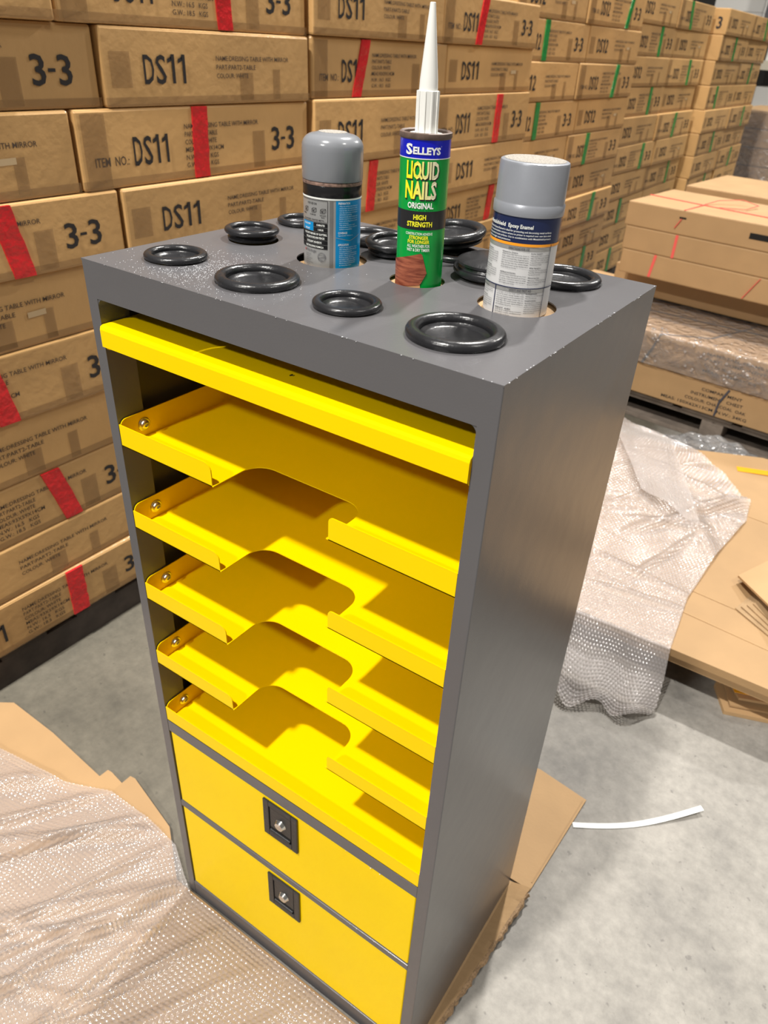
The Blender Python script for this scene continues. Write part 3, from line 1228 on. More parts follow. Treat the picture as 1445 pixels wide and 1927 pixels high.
for x0, y0, dg, am, wd, l0, l1 in ((.20, 2.02, -20, .016, .025, .0, .35), (.30, 1.50, 60, .012, .02, .0, .5), (.25, 1.35, -8, .008, .012, .0, .3), (.33, 1.62, 20, .010, .016, .0, .22),
                                 (.36, 1.9, -60, .014, .03, .0, .5), (.30, 1.2, 10, .007, .01, .0, .3), (.5, 1.85, 45, .02, .03, -.05, .2), (.40, 1.30, 75, .010, .012, 0, .3)):
    Zf = Zf + ridge(Xf, Yf, x0, y0, dg, am, wd, l0, l1) * np.clip((t_ - .17) / .1, 0, 1)
for k in range(22):
    Zf = Zf + ridge(Xf, Yf, rng.uniform(.05, .5), rng.uniform(1.1, 2.2), rng.uniform(-40, 100), rng.uniform(.002, .005), rng.uniform(.004, .009), 0, rng.uniform(.08, .25)) * np.clip((t_ - .17) / .1, 0, 1)
Zf = Zf + (.003 + .002 * np.sin(Xf * 37 + Yf * 21) + .002 * np.sin(Yf * 43 - Xf * 31)) * np.clip((t_ - .14) / .1, 0, 1)
far_wrap = bubble_sheet('bubble_wrap', Xf, Yf, Zf, .0115, .0042, 'bubble_film_far', 'bubble wrap sheet draped over the opened carton and down onto the floor')

# folded extra corner of the far wrap
n, m_ = 60, 90
s_, t_ = np.meshgrid(np.linspace(0, 1, n), np.linspace(0, 1, m_), indexing='ij')
Xg = -.10 + .36 * s_ + .33 * t_ * (1 - s_ * .3)
Yg = 2.33 - .55 * s_ - .12 * t_
Zg = .180 + .018 * np.sin(s_ * 3.1) + .006 * np.sin(t_ * 9 + s_ * 4)
Zg = Zg
ofl = bubble_sheet('folded_corner', Xg, Yg, Zg, .0115, .0015, 'bubble_film_far', '', '')
del ofl['label'], ofl['category']
ofl.parent = far_wrap

# crumpled clear film by the pallet
n, m_ = 70, 40
s_, t_ = np.meshgrid(np.linspace(0, 1, n), np.linspace(0, 1, m_), indexing='ij')
Xc = .12 + .48 * s_
Yc = 2.40 + .20 * t_
Zc = .012 + .10 * np.sin(s_ * PI) ** .8 * np.sin(t_ * PI) ** .7 + .006 * np.sin(s_ * 31 + t_ * 9) + .006 * np.sin(s_ * 17 - t_ * 23)
Zc = np.maximum(Zc, .002)
bubble_sheet('plastic_film', Xc, Yc, Zc, .02, .0004, 'thin_film', 'crumpled clear plastic film on the floor in front of the wooden pallet', 'plastic film')

# ================================================================== GREY CABINET
Wd, Dp = .5, .3737
cab = tag(empty('tool_cabinet', (0, 0, 0)), 'tall dark grey steel cabinet with yellow trays and two yellow drawers', 'cabinet')
ZB = .0065
T = .0015
G = 'grey_powder_coat'
holes = {}
XS = (.063, .182, .297, .415)
YS = (.068, .193, .312)
for j, y in enumerate(YS):
    for i, x in enumerate(XS):
        holes[i, j] = (x, y, .0295 if i % 2 == 0 else .0395)
# top panel with real holes
bm = bmesh.new()
outer = []
for (a, b) in ((0, 0), (Wd, 0), (Wd, Dp), (0, Dp)):
    outer.append(bm.verts.new((a, b, H)))
edges = [bm.edges.new((outer[i], outer[(i + 1) % 4])) for i in range(4)]
for (x, y, rr) in holes.values():
    ring = [bm.verts.new((x + rr * math.cos(2 * PI * k / 48), y + rr * math.sin(2 * PI * k / 48), H)) for k in range(48)]
    edges += [bm.edges.new((ring[i], ring[(i + 1) % 48])) for i in range(48)]
bmesh.ops.triangle_fill(bm, use_beauty=True, use_dissolve=False, edges=edges)
# drop triangles that fill holes
for fc in list(bm.faces):
    c = fc.calc_center_median()
    if any((c.x - x) ** 2 + (c.y - y) ** 2 < (rr * .98) ** 2 for x, y, rr in holes.values()):
        bm.faces.remove(fc)
for fc in bm.faces:
    if fc.normal.z < 0:
        fc.normal_flip()
ext = bmesh.ops.extrude_face_region(bm, geom=list(bm.faces))
for v in [g_ for g_ in ext['geom'] if isinstance(g_, bmesh.types.BMVert)]:
    v.co.z -= T
bmesh.ops.recalc_face_normals(bm, faces=bm.faces)
bobj('top_panel', bm, G, cab)
# front frame: one plate with openings, built of strips with rounded inner corners
ZO = 1.1495     # opening top
ZR = .4925      # rail top (under trays)
XL, XR = .0165, .4815


def strip(name, x0, x1, z0, z1, dep=.018, y0=0.0, mt=G):
    return box(name, x0, x1, y0, y0 + dep, z0, z1, mt, cab, .0012, 2)


cr = .0014


def zprism(name, poly, z0, z1, mt):
    bm = bmesh.new()
    prism(bm, poly, z0, z1)
    bmesh.ops.recalc_face_normals(bm, faces=bm.faces)
    return bobj(name, bm, mt, cab)


oL = [(0, Dp)] + arc(cr, cr, cr, 180, 270, 4)
oR = arc(Wd - cr, cr, cr, 270, 360, 4) + [(Wd, Dp)]
zprism('top_surround', oL + oR + [(Wd - T, Dp), (Wd - T, .020), (T, .020), (T, Dp)], ZO, H - T, G)
zprism('side_panel', oL + [(XL, 0), (XL, .038), (XL - T, .038), (XL - T, .003), (T, .003), (T, Dp)], ZB, ZO, G)
zprism('side_panel', [(XR, 0)] + oR + [(Wd - T, Dp), (Wd - T, .003), (XR + T, .003), (XR + T, .038), (XR, .038)], ZB, ZO, G)
strip('front_rail', XL, XR, .4675, ZR, .03)
strip('front_rail', XL, XR, .2790, .2925, .03)
strip('plinth', XL, XR, ZB, .0480, .03)
for sx, cx in ((1, XL), (-1, XR)):
    pts = [(cx, ZO), (cx + sx * .008, ZO)] + [(cx + sx * (.008 - .008 * math.sin(math.radians(a))), ZO - .008 + .008 * math.cos(math.radians(a))) for a in (15, 30, 45, 60, 75)] + [(cx, ZO - .008)]
    plate('corner_gusset', pts, 'y', .0006, .017, G, cab)
box('back_panel', T, Wd - T, Dp - T, Dp, ZB, H - .002, 'interior_steel', cab)
box('side_lining', T + .0003, T + .0010, .04, Dp - .003, ZB, H - .004, 'interior_steel', cab)
box('side_lining', Wd - T - .001, Wd - T - .0003, .04, Dp - .003, ZB, H - .004, 'interior_steel', cab)
box('base_panel', T, Wd - T, .03, Dp - T, ZB, ZB + T, 'interior_steel', cab)
box('cardboard_liner', .153, Wd - .004, .022, Dp - .004, 1.1815, 1.1845, 'carton_pale', cab)
# chips in the paint along the top edges
bm = bmesh.new()


def chip(bm, x, y, z, s):
    bmesh.ops.create_icosphere(bm, subdivisions=1, radius=s, matrix=Matrix.Translation((x, y, z)) @ Matrix.Diagonal((random.uniform(.6, 1.8), random.uniform(.8, 2.6), .5, 1)))


for c in (.01, .02, .045, .085, .1, .115, .20, .215, .235, .30, .315, .345, .36, .372):
    for k in range(4):
        chip(bm, Wd - random.uniform(0, .0012), min(Dp, max(0, c + random.gauss(0, .006))), H - random.uniform(.0, .0006), random.uniform(.0003, .0007))
for c in (.485, .46, .40, .33, .35, .28, .24, .19, .12, .09, .035, .02, .3, .42, .15):
    for k in range(3):
        chip(bm, c + random.gauss(0, .008), random.uniform(0, .001), H - random.uniform(0, .0006), random.uniform(.00025, .0005))
for k in range(26):
    chip(bm, random.uniform(.36, .48), random.uniform(-.0002, .0006), random.choice((.2925, .467)) + random.uniform(-.0003, .0008), random.uniform(.0002, .0005))
o = bobj('paint_chips', bm, 'chipped_paint', cab)
o['kind'] = 'stuff'

# fine light dust spilled round the plugs at the front left of the top
V, F = [], []
k = 0
while k < 900:
    x, y = .125 + random.gauss(0, .045), .062 + random.gauss(0, .035)
    if not (.004 < x < .3 and .003 < y < .2) or any((x - a) ** 2 + (y - b) ** 2 < (c_ + .007) ** 2 for a, b, c_ in holes.values()):
        continue
    r_ = random.uniform(.00015, .00042) * (1.25 if random.random() < .1 else 1)
    o_ = len(V)
    V += [(x - r_, y, H), (x + r_, y - r_, H), (x + r_, y + r_, H), (x, y, H + r_)]
    F += [(o_, o_ + 1, o_ + 3), (o_ + 1, o_ + 2, o_ + 3), (o_ + 2, o_, o_ + 3), (o_ + 2, o_ + 1, o_)]
    k += 1
o = obj('dust_specks', V, F, 'chipped_paint', cab)
o['kind'] = 'stuff'

TZ = (.9740, .8555, .7375, .6160, .4945)
LT = (1.0010, .8800, .7640, .6400, .5215)
th_ = .0012
TX0, TX1 = .0178, .4812
for ti, (zf, zl) in enumerate(zip(TZ, LT)):
    tr = empty('tray', (0, 0, 0))
    tr.parent = cab
    last = ti == 4
    yb = .355
    c0, c1, cd, cr_ = .170, .330, .0705, .026
    if not last:
        poly = [(TX0, 0), (c0, 0), (c0, .004)] + [(c0 + .0 + .008 * (1 - math.cos(a * PI / 12)) * 0, .004 + (cd - cr_ - .004) * a / 6) for a in range(1, 6)] + \
            arc(c0 + cr_, cd - cr_, cr_, 180, 90) + arc(c1 - cr_, cd - cr_, cr_, 90, 0) + [(c1, .012), (c1 - .001, 0), (TX1, 0), (TX1, yb), (TX0, yb)]
    else:
        poly = [(TX0, 0), (TX1, 0), (TX1, yb), (TX0, yb)]
    plate('tray_floor', poly, 'z', zf, zf - th_, 'yellow', tr)
    rl = .006
    if not last:
        lp = [(TX0, zf - th_), (c0 - .002, zf - th_), (c0 - .002, zl - rl - .010)] + arc(c0 - .002 - .010, zl - .010, .010, 0, 90, 6)[1:] + [(TX0, zl)]
        plate('front_lip', lp, 'y', 0, th_, 'yellow', tr)
        lp = [(c1 + .002, zf - th_), (TX1, zf - th_), (TX1, zl), (c1 + .002 + rl, zl)] + arc(c1 + .002 + rl, zl - rl, rl, 90, 180, 6)[1:]
        plate('front_lip', lp, 'y', 0, th_, 'yellow', tr)
    else:
        plate('front_lip', [(TX0, zf - th_), (TX1, zf - th_), (TX1, zl), (TX0, zl)], 'y', 0, th_, 'yellow', tr)
    zs = zf + .0320
    for sx, x in ((1, TX0), (-1, TX1)):
        sp_ = [(0.0005, zf - th_), (yb, zf - th_), (yb, zs)] + [(.0105, zs)] + arc(.0105, zs - .009, .009, 90, 180, 6)[1:] + [(.0005, zl - .001)]
        plate('side_flange', sp_, 'x', x, x + sx * th_, 'yellow', tr)
        w_ = lathe('bolt', [(0, 0), (.0084, 0), (.0086, .0008), (.0076, .0016), (.0060, .0014), (.0058, .0032), (.0048, .0044), (.0027, .0048), (.0024, .0028), (0, .0028)], 'zinc', tr, 28,
                   loc=(x + sx * th_, .034, zf + .0155), rot=(0, PI / 2 * sx, 0))
    plate('back_lip', [(TX0, zf), (TX1, zf), (TX1, zf + .02), (TX0, zf + .02)], 'y', yb - th_, yb, 'yellow', tr)
    # support rail on each side wall under the tray
    for x0, x1 in ((.0030, .0172), (.4820, .4965)):
        box('tray_runner', x0, x1, .042, .36, zf - .030, zf - .018, 'interior_steel', cab, .002)
# inverted top tray
tr = empty('tray', (0, 0, 0))
tr.parent = cab
ztp, zbt = 1.1220, 1.0978
yb = .350
bm = bmesh.new()
prof = [(-.0040, zbt), (-.0040, ztp - .005), (-.0028, ztp - .0015), (.0005, ztp), (yb, ztp), (yb, ztp - th_), (.0015, ztp - th_), (-.0012, ztp - .0035), (-.0026, ztp - .006), (-.0026, zbt)]
plate('tray_floor', prof, 'x', TX0, TX1, 'yellow', tr)
bm.free()
for sx, x in ((1, TX0), (-1, TX1)):
    pl_ = [(.0, ztp - .001), (yb, ztp - .001), (yb, zbt - .006), (.0075, zbt - .006)] + arc(.005, zbt - .001, .005, 270, 180, 5) + [(.0, ztp - .004)]
    plate('side_flange', pl_, 'x', x, x + sx * th_, 'yellow', tr)
bm = bmesh.new()
for k in range(5):
    bmesh.ops.create_icosphere(bm, subdivisions=1, radius=.0009, matrix=Matrix.Translation((.262 + random.gauss(0, .0016), .030 + random.gauss(0, .0012), ztp)) @ Matrix.Diagonal((1, 2, .4, 1)))
bobj('paint_fleck', bm, 'fly_speck', tr)

# drawers
for (z0, z1, lz0, lz1) in ((.2940, .4660, .3805, .4610), (.0495, .2775, .1900, .2715)):
    dr = empty('drawer', (0, 0, 0))
    dr.parent = cab
    box('drawer_front', .0185, .4802, .0015, .0165, z0, z1, 'yellow', dr, .0022, 3)
    box('drawer_box', .030, .470, .020, .34, z0 + .01, z1 - .02, 'interior_steel', dr)
    lx0, lx1 = .2142, .2795
    # latch frame with recess
    bm = bmesh.new()
    bz = .011
    for (a, b, c, e) in ((lx0, lx0 + bz, lz0, lz1), (lx1 - bz, lx1, lz0, lz1), (lx0 + bz, lx1 - bz, lz1 - bz * .9, lz1), (lx0 + bz, lx1 - bz, lz0, lz0 + bz)):
        boxbm(bm, a, b, -.0022, .0014, c, e, .0008, 1)
    bobj('latch_frame', bm, 'black_plastic', dr)
    box('latch_recess', lx0 + bz, lx1 - bz, .0004, .0014, lz0 + bz, lz1 - bz * .9, 'black_hole', dr)
    box('latch_paddle', lx0 + bz + .0015, lx1 - bz - .0012, -.0012, .0003, lz0 + bz + .0125, lz1 - bz * .9 - .001, 'black_plastic', dr, .0010, 2)
    lathe('latch_grip', [(0, 0), (.0026, 0), (.0026, .038), (0, .038)], 'black_plastic', dr, 16, loc=(lx0 + bz + .0022, -.0008, lz0 + bz + .0042), rot=(0, PI / 2, 0))
    cx, cz = (lx0 + lx1) / 2 + .001, (lz0 + lz1) / 2 + .003
    lathe('lock_cylinder', [(0, .0060), (.0050, .0060), (.0072, .0054), (.0082, .0038), (.0090, .0013), (.0098, .0004), (.0098, 0), (0, 0)], 'chrome', dr, 32, loc=(cx, -.0011, cz), rot=(PI / 2, 0, 0))
    box('keyhole', cx - .0006, cx + .0006, -.0069, -.0064, cz - .0022, cz + .0022, 'black_hole', dr)

# ================================================================== RUBBER PLUGS


def plug(x, y, z, R, label, tilt=(0, 0, 0), group='rubber plugs in the cabinet top', flip=False):
    t = R * .145
    n = 10
    prof = []
    # dish centre -> inner wall -> round rim -> neck -> lower flange -> underside
    ri = R - 2 * t
    prof += [(0, -.0022), (ri - .006, -.0022), (ri - .0035, -.0014), (ri - .0012, .0008)]
    for k in range(n + 1):
        a = math.radians(200 - 235 * k / n)
        prof.append((R - t + t * math.cos(a), .0022 + t * .82 * math.sin(a)))
    prof += [(R - t * .9, -.0012), (R - t * 1.15, -.0040), (R - t * .75, -.0050), (R - t * .75, -.0075), (R - t * 1.6, -.0095), (0, -.0095)]
    o = lathe('rubber_plug', prof, 'rubber', None, 72, loc=(x, y, z))
    o.rotation_euler = (PI + tilt[0] if flip else tilt[0], tilt[1], tilt[2])
    tag(o, label, 'plug', group)
    return o


ZP = H + .0012
plug(.066, .070, ZP, .0335, 'small black rubber plug at the front left corner of the cabinet top')
plug(.186, .068, ZP, .0425, 'large black rubber plug, second from the left in the front row')
plug(.299, .068, ZP, .0330, 'small black rubber plug, third from the left in the front row')
plug(.416, .070, ZP, .0445, 'large black rubber plug at the front right corner of the cabinet top')
plug(.057, .197, ZP + .0065, .0325, 'small black rubber plug not pushed in, left of the rounded-cap can')
plug(.043, .306, ZP, .0325, 'small black rubber plug behind the rounded-cap spray can')
plug(.160, .302, ZP, .0425, 'large black rubber plug between the rounded-cap can and the adhesive cartridge')
plug(.276, .308, ZP, .0325, 'small black rubber plug under another loose plug in the back row')
plug(.412, .311, ZP, .0435, 'large black rubber plug behind the flat-topped spray can')
G2 = 'loose rubber plugs lying on the cabinet top'
plug(.262, .316, H + .0235, .0435, 'loose large black plug lying on top of a seated plug in the back row', (math.radians(5), math.radians(-3), 0), G2)
plug(.218, .262, H + .0125, .0330, 'loose small black plug lying behind the green cartridge', (math.radians(5), 0, 0), G2)
plug(.349, .262, H + .0110, .0425, 'loose large black plug lying upside down behind the flat-topped can', (math.radians(2), 0, 0), G2, flip=True)

# ================================================================== SPRAY CAN, ROUNDED CAP
c1 = tag(empty('spray_can', (.182, .193, H)), 'aerosol can with glossy rounded grey cap and blue panel, left hole', 'spray can', 'spray cans on the cabinet')
AZ = -51.8
rb = .0312
c1.rotation_euler = (0, 0, 0)
lathe('can_body', [(0, -.0048), (rb - .002, -.0048), (rb, -.004), (rb, .0795), (rb - .001, .0805), (0, .0805)], 'can_silver', c1, 72)
lathe('rim_ring', [(rb - .001, .0800), (rb + .0005, .0803), (rb + .0008, .0822), (rb + .0003, .0838), (rb - .002, .0845)], 'rust', c1, 72)
cp = [(rb + .0008, .0842), (rb + .0012, .0855), (rb + .0012, .112)]
for k in range(1, 11):
    a = math.radians(9 * k)
    cp.append((rb + .0012 - .0135 + .0135 * math.cos(a), .1145 + .0125 * math.sin(a)))
cp += [(rb - .016, .1285), (0, .1285)]
lathe('cap', [(0, .0842)] + cp, 'cap_grey', c1, 96)
lathe('cap_top_paint', [(0, .1288), (.0145, .1288), (.0148, .1286)], 'cap_dust', c1, 40)
lathe('black_band', [(rb + .0002, .0690), (rb + .0003, .0692), (rb + .0003, .0798), (rb + .0002, .0800)], 'can_black', c1, 72)
lathe('blue_panel', [(rb + .0002, -.004), (rb + .0002, .0672)], 'can_blue', c1, 24, th=(AZ + 7, AZ + 78))
lathe('seam_strip', [(rb + .0002, -.004), (rb + .0002, .0680)], 'can_seam', c1, 6, th=(AZ - 5, AZ + 2))
lathe('silver_line', [(rb + .0004, .0672), (rb + .0004, .0688)], 'print_white', c1, 60)


def arcu(deg):
    return math.radians(deg) * rb


w1 = wrap(rb + .0004, AZ)
w2 = wrap(rb + .0006, AZ)
p = Print()
u0, u1 = arcu(-80), arcu(-9)
for a, b in (((u0, .0660), (u1, .0660)), ((u0, .0445), (u1, .0445)), ((u1, .0445), (u1, .0660))):
    p.line(a, b, .0004, 10)
p.text('FOR USE ON', arcu(-55), .0615, .0021, .0125, .01)
for uc in (-66, -44, -24):
    x = arcu(uc)
    s = .0042
    y = .0535
    for a, b in (((0, 0), (1, 0)), ((1, 0), (1, 1)), ((1, 1), (0, 1)), ((0, 1), (0, 0)), ((0, 1), (.45, 1.4)), ((1, 1), (1.45, 1.4)), ((.45, 1.4), (1.45, 1.4)), ((1, 0), (1.45, .4)), ((1.45, .4), (1.45, 1.4))):
        p.line((x + a[0] * s, y + a[1] * s * .8), (x + b[0] * s, y + b[1] * s * .8), .00035, 1)
    p.rect(x + .3 * s, x + .7 * s, y + .2 * s, y + .6 * s)
p.text('TIMBER', arcu(-72), .0508, .0013, .006, .01)
p.text('ALUMINIUM', arcu(-49), .0508, .0013, .0078, .01)
p.text('WROUGHT', arcu(-25), .0508, .0013, .0072, .01)
p.text('IRON', arcu(-22), .0488, .0013, .0036, .01)
p.text('GALVANISED, PAINTED METAL', arcu(-68), .0456, .0015, .0285, .01)
link('label_print', p.mesh(w1), 'ink', c1)
p = Print()
p.rect(arcu(-39), u1, .0395, .0437, 8).rect(arcu(-39), u1, .0348, .0390, 8)
p.rect(u0, u1, .0265, .0343, 14).rect(u0, u1, .0218, .0260, 14).rect(u0, u1, .0170, .0213, 14)
link('black_blocks', p.mesh(w1), 'can_black', c1)
p = Print().rect(arcu(-72), arcu(-40), .0348, .0437, 8)
link('blue_block', p.mesh(w1), 'can_blue', c1)
p = Print()
p.text('15 MINUTES', arcu(-32), .0405, .0020, .0095, .02).text('1 HOUR', arcu(-29), .0358, .0020, .0065, .02)
p.text('TOUCH DRY', arcu(-68), .0405, .0018, .0115, .02).text('RECOAT', arcu(-64), .0358, .0018, .008, .02)
p.text('FOR SPOT REPAIRS OF GUTTERS,', arcu(-66), .0310, .0021, .0305, .02)
p.text('ROLLER DOORS AND FENCES', arcu(-60), .0273, .0021, .0245, .02)
p.text('EXCELLENT ADHESION', arcu(-58), .0227, .0021, .0200, .02)
p.text('RUST PROOFING FORMULA', arcu(-62), .0180, .0021, .0245, .02)
ub = arcu(12)
p.text('PREPARATION', ub, .0635, .0022, .0135, .02)
p.text('COVERAGE', ub, .0338, .0022, .0105, .02)
p.text('APPLICATION', ub, .0215, .0022, .0125, .02)
link('panel_print', p.mesh(w2), 'print_white', c1)
p = Print()
lines1 = ['Wipe the surface with thinners to', 'remove dust, oil and grease. Surface', 'must be clean, dry, sound and free of', 'rust. Sand gloss areas until they are', 'dull before painting.',
          'Sand previously painted surfaces well', 'Surface must be dry and dust free', 'Cover surrounding areas to protect', 'from overspray.', 'Test spray first on a small', 'inconspicuous area to check for', 'surface compatibility.']
for i, t in enumerate(lines1):
    p.text(t, ub + .0012, .0612 - .0021 * i, .0013, (.024 if len(t) > 30 else len(t) * .00072), .01)
p.text('Approximately 1.0m2 per can', ub, .0316, .0013, .018, .01)
lines2 = ['Shake can vigorously for 1 minute', 'after mixing ball rattles, then spray', 'and repeat during use.', 'Adjust nozzle to required spray', 'pattern. Test the spray on card first.', 'Hold can upright 25cm away', 'and apply in light even coats', 'with a steady sweeping motion.', 'Wait for the recommended time', 'to recoat then repeat']
for i, t in enumerate(lines2):
    p.text(t, ub + .0015, .0193 - .0021 * i, .0013, (.024 if len(t) > 30 else len(t) * .00072), .01)
link('fine_print', p.mesh(w2), 'pale_blue_ink', c1)
p = Print().line((arcu(8), .0300), (arcu(38), .0265), .0005, 8).line((arcu(38), .0265), (arcu(70), .0318), .0005, 8)
link('chevron_line', p.mesh(w2), 'can_silver', c1)
p = Print()
p.text('White Knight', arcu(-62), .0128, .0028, .0155, .012)
for i, t in enumerate(('A division of', 'PO Box 455', 'Consumer advice:', '1300 735 737', 'www.paints.com.au', 'Product of', 'Australia')):
    p.text(t, arcu(-64), .0095 - .0021 * i, .0012, len(t) * .0007, .005)
for rr in (.0048, .0040):
    for k in range(28):
        a, b = 2 * PI * k / 28, 2 * PI * (k + 1) / 28
        p.line((arcu(-21) + rr * math.cos(a), .0085 + rr * math.sin(a)), (arcu(-21) + rr * math.cos(b), .0085 + rr * math.sin(b)), .0003, 1)
p.line((arcu(-21) - .0048, .0072), (arcu(-21) + .0048, .0098), .0004, 3)
p.line((arcu(-21) - .0044, .0062), (arcu(-21) + .0048, .0086), .0004, 3)
p.text('AUSTRALIAN', arcu(-21), .0099, .0011, .006, .01, 'c').text('MADE', arcu(-21), .0052, .0011, .0035, .01, 'c')
link('maker_print', p.mesh(w2), 'grey_ink', c1)
p = Print().rect(arcu(-66), arcu(-63.5), .0128, .0152, 2)
link('red_mark', p.mesh(w2), 'print_red', c1)

# ================================================================== SPRAY CAN, FLAT CAP
c2 = tag(empty('spray_can', (.413, .193, H)), 'aerosol can with flat silver-grey cap and navy and white label, right hole', 'spray can', 'spray cans on the cabinet')
AZ2 = -66.
rb = .0318
lathe('can_body', [(0, -.0048), (rb - .002, -.0048), (rb, -.004), (rb, .0880), (0, .0880)], 'can_white', c2, 72)
lathe('cap', [(0, .0870), (rb + .0010, .0870), (rb + .0012, .0885), (rb + .0012, .0955), (rb + .0004, .0965), (rb + .0002, .0975), (rb - .0002, .1285), (rb - .0008, .1302), (rb - .0024, .1310), (0, .1310)], 'cap_silver', c2, 96)
lathe('cap_top_dust', [(0, .1315), (rb - .0042, .1315), (rb - .0038, .1312)], 'cap_dust', c2, 48)
p = Print()
for k in range(3):
    p.rect(arcu(-8), arcu(-7), .0965, .0985)
w2 = wrap(rb + .0004, AZ2)
w3 = wrap(rb + .0007, AZ2)
lathe('navy_band', [(rb + .0003, .0645), (rb + .0003, .0868)], 'can_navy', c2, 72)
lathe('orange_line', [(rb + .0006, .0622), (rb + .0006, .0646)], 'can_orange', c2, 72)
p = Print()
p.text('Metalshield', arcu(-78), .0775, .0034, .0235, .02)
p.text('Epoxy Enamel', arcu(-30), .0775, .0034, .0235, .02)
for i, t in enumerate(('Metalshield Epoxy Enamel is ideal for protecting and decorating metal surfaces.', 'It is a rust preventative solution where no primer is required over new bare steel,',
                       'or pre-painted metal surfaces. Use in combination with Metalshield primers', 'for high strength metal protection.')):
    p.text(t, arcu(-80), .0740 - .0027 * i, .0016, (.071 if i < 3 else .032), .01)
link('navy_print', p.mesh(w3), 'print_white', c2)
p = Print()
p.line((arcu(-90), .0245), (arcu(85), .0245), .0008, 30)
p.line((arcu(-40), -.004), (arcu(-40), .0245), .0008, 2)
p.line((arcu(52), -.004), (arcu(52), .064), .0006, 2)
link('label_lines', p.mesh(w3), 'can_navy', c2)
p = Print()
p.text('DIRECTIONS FOR USE', arcu(-24), .0588, .0022, .0195, .02)
p.text('SAFETY AND FIRST AID', arcu(-14), .0212, .0022, .0215, .02)


def para(p, u, v, w, n, seed, hd=None, h=.0011, dy=.00195):
    R_ = random.Random(seed)
    words = 'spray the can well before use and shake for one minute after ball rattles hold at least thirty cm from the surface apply light even coats allow to dry between coats avoid windy days keep nozzle clean if blocked turn upside down and spray until clear store below fifty degrees away from heat wear gloves in good light and ventilation'.split()
    for i in range(n):
        t = ' '.join(R_.choice(words) for _ in range(7))[:34]
        ww = w if i < n - 1 else w * .6
        if hd and i == 0:
            p.text(hd, u, v, h * 1.1, w * .6, .03)
        else:
            p.text(t, u, v - dy * i, h, ww, .008)


para(p, arcu(-35), .0555, .026, 8, 1, 'Galvanised Iron, Zincalume')
para(p, arcu(-35), .0370, .026, 6, 2, 'APPLICATION')
para(p, arcu(15), .0560, .020, 6, 3, 'During Spraying:')
para(p, arcu(15), .0430, .020, 4, 4, 'After Spraying:')
para(p, arcu(15), .0340, .020, 4, 5, 'Storage:')
para(p, arcu(-78), .0550, .019, 7, 6, 'Preparation:')
para(p, arcu(-78), .0400, .019, 6, 7, 'Surface Finish:')
para(p, arcu(-36), .0185, .027, 7, 8)
para(p, arcu(-36), .0035, .027, 4, 9, 'FIRST AID')
para(p, arcu(16), .0190, .020, 3, 10, 'Inhaled:')
para(p, arcu(16), .0125, .020, 7, 11, 'DISPOSAL')
para(p, arcu(-78), .0205, .018, 4, 12, 'CONTENTS')
para(p, arcu(-78), .0115, .018, 6, 13, 'Coverage:')
link('fine_print', p.mesh(w3), 'grey_ink', c2)
p = Print().rect(arcu(-90), arcu(52), .0200, .0241, 30).rect(arcu(-90), arcu(52), .0583, .0615, 30)
link('grey_header', p.mesh(wrap(rb + .0002, AZ2)), 'can_silver', c2)

# ================================================================== ADHESIVE CARTRIDGE
cn = tag(empty('adhesive_cartridge', (.2985, .193, H)), 'green and blue adhesive cartridge with long white nozzle standing in the middle hole', 'cartridge')
cn.rotation_euler = (math.radians(1.0), math.radians(-.6), 0)
AZ3 = -60.
rb = .0243
lathe('tube_body', [(0, -.0048), (rb, -.0048), (rb, .1375), (rb - .0015, .1375)], 'tube_green', cn, 72)
lathe('blue_band', [(rb + .0002, .1205), (rb + .0002, .1370)], 'tube_blue', cn, 72)
lathe('white_line', [(rb + .0003, .1198), (rb + .0003, .1206)], 'print_white', cn, 72)
lathe('black_band', [(rb + .0002, .0560), (rb + .0002, .0735)], 'tube_black', cn, 72)
lathe('metal_rim', [(rb - .0035, .1365), (rb - .0030, .1410), (rb - .0005, .1420), (rb + .0010, .1412), (rb + .0012, .1375), (rb + .0004, .1362)], 'rim_brown', cn, 72)
lathe('end_disc', [(0, .1366), (rb - .003, .1366)], 'rim_brown', cn, 48)
lathe('nozzle_flange', [(0, .1369), (.0165, .1369), (.0168, .1385), (.0160, .1398), (0, .1398)], 'nozzle', cn, 40)
nz = [(.0108, .1398), (.0106, .1410), (.0110, .1660)]
V, F = [], []
# hexagon-ribbed collar and tapering spout
lathe('nozzle_collar', [(0, .1398), (.0098, .1398), (.0104, .1750), (.0098, .1752), (0, .1752)], 'nozzle', cn, 10, smooth=False)
for k in range(10):
    a = 2 * PI * k / 10
    box('collar_rib', .0093, .0109, -.0006, .0006, .1400, .1748, 'nozzle', cn, loc=None, rot=(0, 0, a))
lathe('nozzle_spout', [(0, .1750), (.0088, .1750), (.0083, .185), (.0025, .2425), (.0018, .2428), (.0016, .2400), (0, .2400)], 'nozzle', cn, 32)
w3 = wrap(rb + .0005, AZ3)
w4 = wrap(rb + .0008, AZ3)
w5 = wrap(rb + .0011, AZ3)
cu_ = -.0012
p = Print().text('S', cu_ - .0180, .1238, .0090, .0075, .035).text('ELLEYS', cu_ - .0098, .1243, .0060, .0275, .04).text("'", cu_ + .0182, .1285, .003, None, .0)
link('maker_name', p.mesh(w4), 'print_white', cn)


def subdiv_u(pr, fn, name, mt, uv=False):
    me = pr.mesh(fn, name)
    if uv:
        us = np.array([v[0] for v in pr.v])
        a, b = us.min(), us.max()
        ul = me.uv_layers.new()
        for lp in me.loops:
            ul.data[lp.index].uv = ((us[lp.vertex_index] - a) / (b - a), .5)
    return link(name, me, mt, cn)


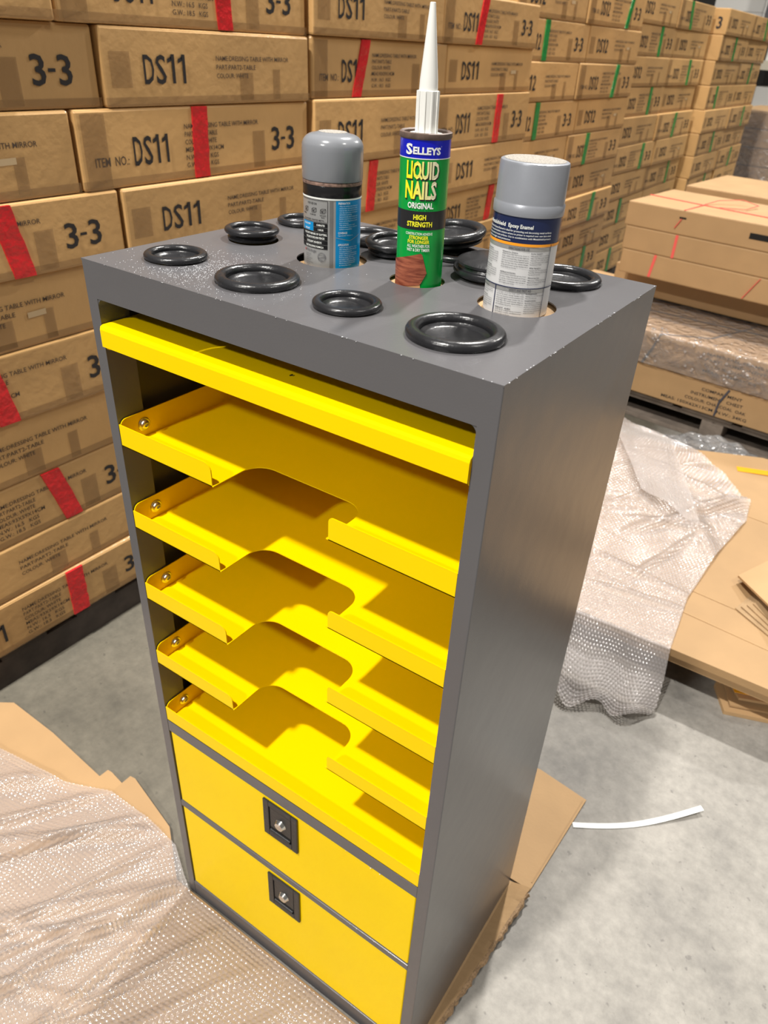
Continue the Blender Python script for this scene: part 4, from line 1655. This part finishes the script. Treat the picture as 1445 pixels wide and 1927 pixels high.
def big(dx, dz, ex=0):
    q = Print()
    q.text('LIOUID', cu_ - .0162 + dx - ex, .1032 + dz - ex, .0150 + 2 * ex, .0335 + 2 * ex, .035)
    qx = cu_ - .0162 + dx
    o_ = len(q.v)
    q.v += [(qx + .0132 - ex, .1058 + dz - ex), (qx + .0158 + ex, .1020 + dz - ex), (qx + .0172 + ex, .1034 + dz + ex), (qx + .0150 + ex, .1066 + dz + ex)]
    q.f.append((o_, o_ + 1, o_ + 2, o_ + 3))
    q.text('NAILS', cu_ - .0170 + dx - ex, .0853 + dz - ex, .0155 + 2 * ex, .0325 + 2 * ex, .035)
    return q


subdiv_u(big(.0007, -.0009, .0003), w3, 'name_shadow', 'ink')
subdiv_u(big(0, 0), w4, 'product_name', 'print_fade', True)
p = Print().text('ORIGINAL', cu_, .0762, .0054, .0265, .03, 'c')
p.text('CONSTRUCTION ADHESIVE', cu_, .0512, .0026, .0280, .01, 'c')
p.text('ALL WEATHER FOR', cu_, .0393, .0030, .0235, .012, 'c').text('WET & DRY TIMBER', cu_, .0355, .0030, .0240, .012, 'c')
link('white_lettering', p.mesh(w4), 'print_white', cn)
p = Print().text('HIGH', cu_, .0658, .0046, .0128, .035, 'c').text('STRENGTH', cu_, .0593, .0046, .0260, .035, 'c')
p.text('STRONGER', cu_, .0472, .0033, .0200, .03, 'c').text('FOR LONGER', cu_, .0432, .0033, .0225, .03, 'c')
link('yellow_lettering', p.mesh(w4), 'print_yellow', cn)


def patch(poly, fn, name, mt, nu=24):
    """convex polygon on the cylinder sliced into vertical strips"""
    us = [q[0] for q in poly]
    a, b = min(us), max(us)

    def span(u):
        vs = []
        for (p1, p2) in zip(poly, poly[1:] + poly[:1]):
            if (p1[0] - u) * (p2[0] - u) <= 0 and p1[0] != p2[0]:
                t = (u - p1[0]) / (p2[0] - p1[0])
                vs.append(p1[1] + (p2[1] - p1[1]) * t)
        return min(vs), max(vs)
    q = Print()
    for k in range(nu):
        x0 = a + (b - a) * k / nu + 1e-7
        x1 = a + (b - a) * (k + 1) / nu - 1e-7
        l0, h0 = span(x0)
        l1, h1 = span(x1)
        o = len(q.v)
        q.v += [(x0, l0), (x1, l1), (x1, h1), (x0, h0)]
        q.f.append((o, o + 1, o + 2, o + 3))
    return link(name, q.mesh(fn), mt, cn)


def wood_mat(name, c0, c1, rotz):
    mt = mat(name, c0, .45)
    nt = mt.node_tree
    N, L = nt.nodes, nt.links
    tc = N.new('ShaderNodeTexCoord')
    mp = N.new('ShaderNodeMapping')
    mp.inputs['Rotation'].default_value = (0, rotz, 0)
    mp.inputs['Scale'].default_value = (60, 60, 420)
    n = N.new('ShaderNodeTexNoise')
    n.inputs['Scale'].default_value = 1
    n.inputs['Detail'].default_value = 4
    cr = N.new('ShaderNodeValToRGB')
    cr.color_ramp.elements[0].position = .35
    cr.color_ramp.elements[0].color = (*c0, 1)
    cr.color_ramp.elements[1].position = .65
    cr.color_ramp.elements[1].color = (*c1, 1)
    L.new(tc.outputs['Object'], mp.inputs[0])
    L.new(mp.outputs[0], n.inputs['Vector'])
    L.new(n.outputs['Fac'], cr.inputs[0])
    L.new(cr.outputs[0], nt.nodes['Principled BSDF'].inputs['Base Color'])


wood_mat('wood_picture', (.17, .035, .018), (.40, .12, .06), .35)
wood_mat('pine_picture', (.60, .30, .13), (.78, .46, .22), -.3)
patch([(-.034, -.004), (.0025, .0020), (.0090, .0140), (.0030, .0340), (-.034, .0235)], w4, 'timber_picture', 'wood_picture')
patch([(-.030, -.004), (.0035, -.004), (.0020, .0045), (-.030, .0)], w3, 'pine_picture', 'pine_picture')
